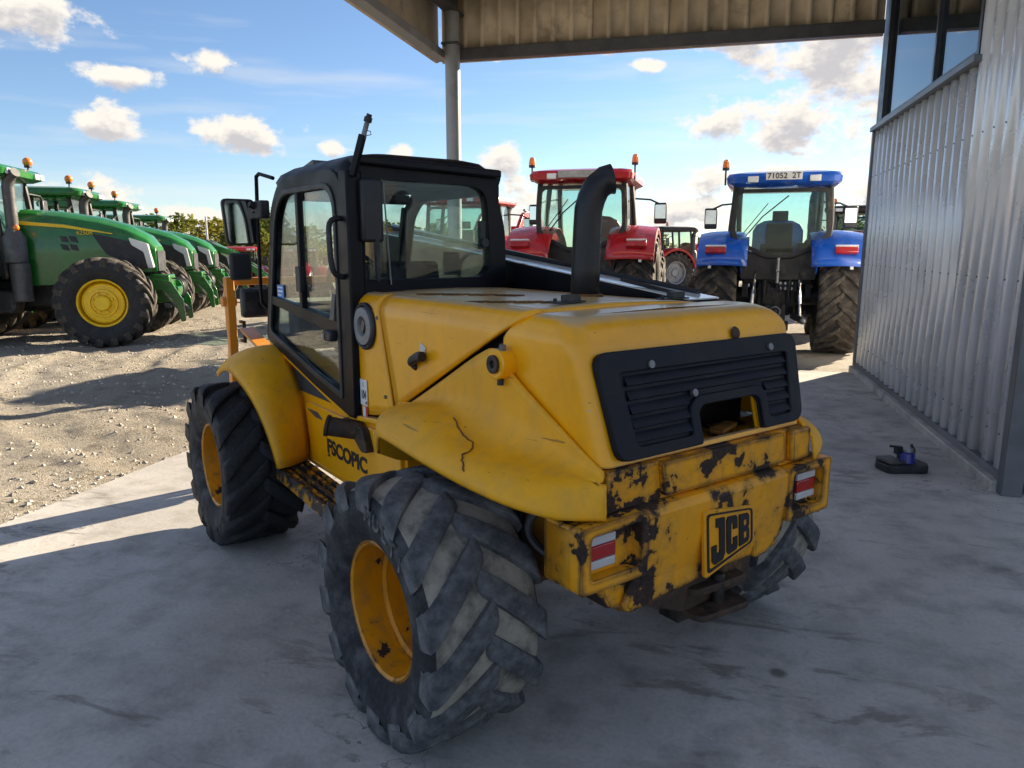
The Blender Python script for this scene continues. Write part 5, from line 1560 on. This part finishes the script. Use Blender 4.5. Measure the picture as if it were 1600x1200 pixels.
    di = [(1.225, 1.035), (1.225, 2.105), (1.98, 2.105), (2.115, 1.98), (2.315, 1.265), (1.60, 1.105)]
    ro = [0.03, 0.20, 0.20, 0.12, 0.04, 0.06]
    door = B(MB().ring(rfillet(do, ro, 5), rfillet(di, [0.02, 0.16, 0.16, 0.10, 0.04, 0.06], 5), 'x', CX0-0.012, CX0+0.045), 'cab_door', 'black_paint', bevel=0.008)
    # inner raised seal ring
    seal_o = rfillet([(1.215, 1.02), (1.215, 2.118), (1.985, 2.118), (2.125, 1.985), (2.33, 1.258), (1.60, 1.092)], [0.02, 0.165, 0.165, 0.10, 0.04, 0.06], 5)
    seal_i = rfillet([(1.245, 1.058), (1.245, 2.088), (1.972, 2.088), (2.098, 1.97), (2.292, 1.285), (1.602, 1.125)], [0.02, 0.15, 0.15, 0.10, 0.04, 0.06], 5)
    B(MB().ring(seal_o, seal_i, 'x', CX0-0.020, CX0-0.004), 'door_seal', 'black_plastic', door, bevel=0.004)
    B(MB().prism(rfillet([(2.29, 1.455), (2.26, 1.505), (1.235, 1.425), (1.235, 1.335), (1.60, 1.385)], 0.012), 'x', CX0-0.016, CX0+0.02), 'door_rail', 'black_paint', door, bevel=0.006)
    B(MB().box((CX0, 1.745, 1.78), (0.034, 0.045, 0.64)), 'door_divider', 'black_paint', door, bevel=0.006)
    B(MB().box((CX0-0.015, 1.745, 1.62), (0.03, 0.07, 0.14)), 'divider_clip', 'black_plastic', door, bevel=0.006)
    B(MB().box((CX0-0.030, 1.315, 1.345), (0.045, 0.10, 0.055)), 'door_latch', 'black_plastic', door, bevel=0.010)
    B(MB().box((CX0-0.0545, 1.345, 1.345), (0.006, 0.022, 0.03)), 'latch_button', 'dull_steel', door)
    B(MB().prism([(1.275, 1.425), (1.335, 1.425), (1.285, 1.56), (1.245, 1.56)], 'x', CX0-0.024, CX0-0.010), 'hinge_plate', 'grey_plastic', door, bevel=0.003)
    def pane(name, poly, x):
        return B(MB().prism(poly, 'x', x, x+0.006), name, 'cab_glass', door)
    pane('upper_pane', rfillet([(1.235, 1.435), (1.235, 2.10), (1.722, 2.10), (1.722, 1.47)], [0.01, 0.15, 0.01, 0.01], 4), CX0+0.006)
    pane('front_pane', rfillet([(1.768, 1.475), (1.768, 2.10), (1.98, 2.10), (2.11, 1.98), (2.25, 1.51)], [0.01, 0.01, 0.12, 0.08, 0.01], 4), CX0+0.006)
    pane('lower_pane', rfillet([(1.235, 1.05), (1.235, 1.345), (1.60, 1.395), (2.28, 1.455), (2.305, 1.28), (1.60, 1.115)], 0.01, 3), CX0+0.006)
    B(MB().box((CX0-0.0005, 2.12, 1.535), (0.003, 0.11, 0.075)), 'sticker', 'blue_sticker', door)
    B(MB().box((CX0-0.0030, 2.12, 1.535), (0.002, 0.085, 0.012)).box((CX0-0.003, 2.12, 1.557), (0.002, 0.085, 0.008)).box((CX0-0.003, 2.13, 1.512), (0.002, 0.06, 0.01)), 'sticker_print', 'white_sticker', door)
    # grab handle on the rear pillar
    B(MB().tube(bez((CX0-0.005, 1.175, 1.935), (CX0-0.075, 1.18, 1.94), (CX0-0.075, 1.165, 1.90), (CX0-0.075, 1.160, 1.82), 6)+bez((CX0-0.075, 1.158, 1.78), (CX0-0.075, 1.15, 1.68), (CX0-0.070, 1.15, 1.655), (CX0-0.005, 1.155, 1.650), 6), 0.014, 10), 'grab_handle', 'black_plastic')
    # rear wall with window
    ro_ = [(-0.632, 1.10), (-0.628, 2.13), (-0.56, 2.215), (0.262, 2.190), (0.275, 2.165), (0.245, 2.085), (0.300, 1.90), (0.330, 1.10)]
    ri_ = [(-0.545, 1.635), (-0.535, 2.10), (-0.50, 2.125), (0.10, 2.118), (0.165, 2.085), (0.185, 2.03), (0.205, 1.70), (0.150, 1.635)]
    rear = B(MB().ring(rfillet(ro_, [0.01, 0.05, 0.05, 0.02, 0.02, 0.04, 0.05, 0.01], 3), rfillet(ri_, 0.03, 3), 'y', 1.085, 1.150), 'cab_rear_frame', 'black_paint', bevel=0.008)
    B(MB().prism(rfillet([(-0.555, 1.625), (-0.545, 2.135), (0.11, 2.128), (0.19, 2.08), (0.215, 1.70), (0.155, 1.625)], 0.02, 3), 'y', 1.112, 1.118), 'rear_window', 'cab_glass', rear)
    B(MB().box((-0.165, 1.10, 2.195), (0.84, 0.11, 0.045), (0.0, R_(1.8), 0)), 'rain_gutter', 'black_paint', rear, bevel=0.012)
    B(MB().box((-0.515, 1.065, 1.97), (0.115, 0.05, 0.30)), 'vent_box', 'black_plastic', rear, bevel=0.015)
    B(MB().tube([(-0.500, 1.05, 2.08), (-0.502, 1.05, 1.80), (-0.490, 1.055, 1.63)], [0.008, 0.009, 0.008], 6).box((-0.495, 1.05, 1.74), (0.02, 0.02, 0.2)), 'wiper', 'black_plastic', rear)
    B(MB().bar((-0.440, 1.076, 2.11), (-0.412, 1.076, 1.61), 0.006, 0.006), 'gas_strut', 'dull_steel', rear)
    B(MB().box((0.155, 1.10, 1.86), (0.03, 0.03, 0.15)).cyl((0.16, 1.07, 1.82), (0.16, 1.10, 1.82), 0.025, 10), 'window_catch', 'black_plastic', rear)
    # posts at the other corners, far side frame, front frame
    B(MB().bar((CX0+0.03, 1.13, 0.94), (CX0+0.03, 1.13, 2.16), 0.085, 0.10), 'rear_post', 'black_paint', bevel=0.012)
    so = [(1.14, 1.10), (1.14, 2.17), (2.02, 2.17), (2.20, 2.02), (2.38, 1.20), (2.0, 1.10)]
    si = [(1.24, 1.62), (1.24, 2.08), (1.98, 2.08), (2.10, 1.98), (2.22, 1.55), (2.0, 1.50)]
    far = B(MB().ring(rfillet(so, 0.05, 4), rfillet(si, [0.06]*6, 4), 'x', CX1-0.045, CX1), 'cab_side_frame', 'black_paint')
    B(MB().prism(rfillet(si, 0.06, 4), 'x', CX1-0.025, CX1-0.020), 'side_window', 'cab_glass', far)
    fp0, fp1 = Vector((0, 2.42, 1.20)), Vector((0, 2.06, 2.16))
    B(MB().bar((CX0+0.03, 2.40, 1.22), (CX0+0.03, 2.17, 2.05), 0.05, 0.05).bar((CX1-0.03, 2.40, 1.22), (CX1-0.03, 2.17, 2.05), 0.05, 0.05).bar((CX0+0.03, 2.40, 1.22), (CX1-0.03, 2.40, 1.22), 0.05, 0.06).bar((CX0+0.03, 2.14, 2.10), (CX1-0.03, 2.14, 2.10), 0.06, 0.06), 'front_frame', 'black_paint', bevel=0.008)
    B(MB().add([(CX0+0.05, 2.39, 1.25), (CX1-0.05, 2.39, 1.25), (CX1-0.05, 2.16, 2.08), (CX0+0.05, 2.16, 2.08)], [(0, 1, 2, 3)]), 'windscreen', 'cab_glass', solid=0.006)
    # roof: domed lid
    def rs(ins, z, y0=1.10, y1=2.16):
        return [(x, y, z) for x, y in rfillet([(CX0-0.005+ins, y0+ins*0.3), (0.27-ins, y0+ins*0.3), (0.27-ins, y1-ins*1.6), (CX0-0.005+ins, y1-ins*1.6)], 0.10, 5)]
    rf = B(MB().loft([rs(0.01, 2.13), rs(0.0, 2.165), rs(0.02, 2.205), rs(0.07, 2.238), rs(0.16, 2.252)]), 'cab_roof', 'black_paint', angle=50)
    B(MB().prism(rfillet([(1.70, 2.235), (2.06, 2.185), (2.08, 2.205), (1.72, 2.268)], 0.01), 'x', -0.54, 0.1), 'roof_hatch', 'grey_plastic', rf, bevel=0.006)
    # work-lamp stalk on the rear corner
    stalk = [(-0.595, 1.06, 2.15), (-0.575, 1.04, 2.22), (-0.56, 1.03, 2.30)]
    B(MB().bar((-0.600, 1.075, 2.13), (-0.565, 1.02, 2.315), 0.028, 0.032), 'beacon_bracket', 'black_paint', bevel=0.004)
    bk = B(MB().cyl((-0.565, 1.02, 2.30), (-0.548, 1.0, 2.375), 0.012, 10), 'beacon_stem', 'dull_steel')
    B(MB().cyl((-0.549, 1.0, 2.370), (-0.544, 0.995, 2.392), 0.019, 12).cyl((-0.544, 0.995, 2.392), (-0.541, 0.99, 2.405), 0.013, 12), 'stem_socket', 'black_plastic', bk)
    B(MB().tube([(-0.556, 1.01, 2.335), (-0.535, 1.0, 2.330), (-0.532, 1.0, 2.315), (-0.552, 1.012, 2.312)], 0.0025, 5), 'wire_clip', 'dull_steel', bk)
    # mirror, its rail and bracket
    rail = B(MB().tube([(-0.60, 2.20, 2.20), (-0.63, 2.36, 2.235), (-0.64, 2.385, 2.22), (-0.645, 2.39, 2.0), (-0.65, 2.40, 1.55), (-0.645, 2.40, 1.45), (-0.60, 2.40, 1.40)], 0.012, 8), 'mirror_rail', 'black_paint')
    B(MB().box((-0.635, 2.34, 2.02), (0.06, 0.14, 0.11)), 'rail_bracket', 'black_plastic', rail, bevel=0.01)
    B(MB().cyl((-0.655, 2.395, 2.04), (-0.69, 2.395, 2.055), 0.022, 10).cyl((-0.66, 2.40, 2.01), (-0.74, 2.41, 1.99), 0.010, 8), 'ball_joint', 'black_plastic', rail)
    mh = B(MB().loft([[(x, 2.40, z) for x, z in rfillet([(-0.855, 2.085), (-0.655, 2.085), (-0.645, 1.81), (-0.835, 1.805)], 0.035, 4)], [(x, 2.43, z) for x, z in rfillet([(-0.855, 2.085), (-0.655, 2.085), (-0.645, 1.81), (-0.835, 1.805)], 0.035, 4)], [(x, 2.46, z) for x, z in rfillet([(-0.83, 2.06), (-0.68, 2.06), (-0.67, 1.83), (-0.81, 1.83)], 0.035, 4)]]), 'mirror_housing', 'black_plastic', bevel=0.004)
    B(MB().prism(rfillet([(-0.842, 2.073), (-0.667, 2.073), (-0.657, 1.822), (-0.823, 1.818)], 0.03, 4), 'y', 2.393, 2.3985), 'mirror_glass', 'mirror_glass', mh)
    # low square mirrors / lamps ahead of the cab
    B(MB().box((-0.585, 3.02, 1.66), (0.15, 0.05, 0.19)), 'front_lamp', 'black_plastic', bevel=0.02)
    B(MB().box((-0.52, 2.95, 1.41), (0.20, 0.08, 0.20)), 'front_lamp', 'black_plastic', bevel=0.02)
    B(MB().tube([(-0.50, 2.9, 1.40), (-0.50, 2.7, 1.36), (-0.55, 2.5, 1.30), (-0.58, 2.42, 1.15)], 0.02, 8), 'lamp_bracket', 'black_paint')
    # interior
    B(MB().prism(rfillet([(1.30, 1.30), (1.42, 1.28), (1.44, 1.70), (1.33, 1.73)], 0.05), 'x', -0.42, 0.02).prism(rfillet([(1.32, 1.18), (1.82, 1.18), (1.82, 1.32), (1.32, 1.34)], 0.05), 'x', -0.43, 0.05), 'seat', 'seat_black', bevel=0.03)
    B(MB().tube([(-0.19+0.17*math.cos(a*math.pi/10), 2.0+0.05*math.sin(a*math.pi/10), 1.60+0.16*math.sin(a*math.pi/10)) for a in range(21)], 0.014, 6).cyl((-0.19, 2.0, 1.60), (-0.19, 2.25, 1.20), 0.03, 8), 'steering_wheel', 'seat_black')
    B(MB().box((-0.16, 2.28, 1.30), (0.7, 0.14, 0.30)).box((0.18, 1.65, 1.30), (0.14, 0.7, 0.5)), 'dashboard', 'interior_grey', bevel=0.03)
    B(MB().box((-0.16, 1.72, 1.02), (0.86, 1.14, 0.14)), 'cab_floor', 'interior_grey')
    # ---------------- boom with its hoses on the right-hand side
    bx = 0.48
    p0 = Vector((bx, -0.16, 1.445)); p1 = Vector((bx, 3.05, 1.80))
    bm_ = B(MB().bar(p0, p1, 0.21, 0.25), 'boom', 'black_paint', bevel=0.012)
    up = (p1-p0).normalized().cross(Vector((1, 0, 0))) * -1
    if up.z < 0: up = -up
    B(MB().bar(p0+up*0.1285, p1+up*0.1285, 0.20, 0.006), 'boom_top_plate', 'boom_pale_glint', bm_)
    B(MB().tube([p0+up*0.165+Vector((0.13, 0.35, 0)), p1+up*0.165+Vector((0.13, 0, 0))], 0.011, 8), 'boom_pipe', 'boom_pale_glint', bm_)
    B(MB().tube([p0+up*0.15+Vector((0.08, 0.1, 0)), p1+up*0.15+Vector((0.08, 0, 0))], 0.014, 8), 'boom_hose', 'black_plastic', bm_)
    B(MB().tube([p0+up*0.145+Vector((-0.04, 0.12, 0.0)), p0+up*0.150+Vector((-0.07, 0.45, 0.05))], 0.010, 6), 'boom_hose', 'black_plastic', bm_)
    B(MB().cyl((bx, 0.5, 0.95), (bx, 1.7, 1.50), 0.06, 14), 'lift_ram', 'black_paint', bm_)
    # boom head coming down to the fork carriage
    B(MB().prism(rfillet([(2.9, 1.95), (3.25, 1.90), (3.45, 1.20), (3.40, 0.62), (3.25, 0.62), (3.18, 1.25), (2.9, 1.60)], 0.05), 'x', bx-0.14, bx+0.14), 'boom_head', 'orange_paint', bevel=0.012)
    ca = B(MB().bar((-0.62, 3.34, 1.545), (0.70, 3.34, 1.545), 0.06, 0.055), 'fork_carriage', 'orange_paint', bevel=0.006)
    B(MB().bar((-0.62, 3.38, 0.62), (0.70, 3.38, 0.62), 0.06, 0.09), 'carriage_bar', 'orange_paint', ca, bevel=0.006)
    for x in (-0.59, 0.66):
        B(MB().prism([(3.29, 1.58), (3.36, 1.58), (3.37, 1.20), (3.35, 1.12), (3.37, 1.02), (3.40, 0.55), (3.31, 0.55), (3.29, 1.1)], 'x', x-0.03, x+0.03), 'carriage_post', 'orange_paint', ca, bevel=0.006)
        B(MB().cyl((x-0.06, 3.33, 1.40), (x+0.045, 3.33, 1.40), 0.038, 14), 'carriage_pin', 'orange_paint', ca, bevel=0.006)
    B(MB().bar((-0.53, 3.31, 1.25), (-0.53, 3.22, 1.25), 0.02, 0.02).bar((-0.53, 3.22, 1.26), (-0.53, 3.22, 1.10), 0.02, 0.02).bar((-0.53, 3.31, 1.11), (-0.53, 3.22, 1.11), 0.02, 0.02), 'carriage_loop', 'rust_steel', ca)
    B(MB().bar((-0.56, 3.05, 1.22), (-0.56, 2.55, 1.10), 0.10, 0.02), 'carriage_tie', 'orange_paint', ca)
    for x in (-0.35, 0.45):
        B(MB().prism([(3.42, 1.0), (3.48, 1.0), (3.48, 0.13), (4.5, 0.08), (4.5, 0.065), (3.42, 0.07)], 'x', x-0.05, x+0.05), 'fork', 'grease', ca, bevel=0.005)
    tag(T, 'worn yellow telehandler with black cab and muddy tyres standing on the concrete', 'telehandler')
    return T
build_telehandler()
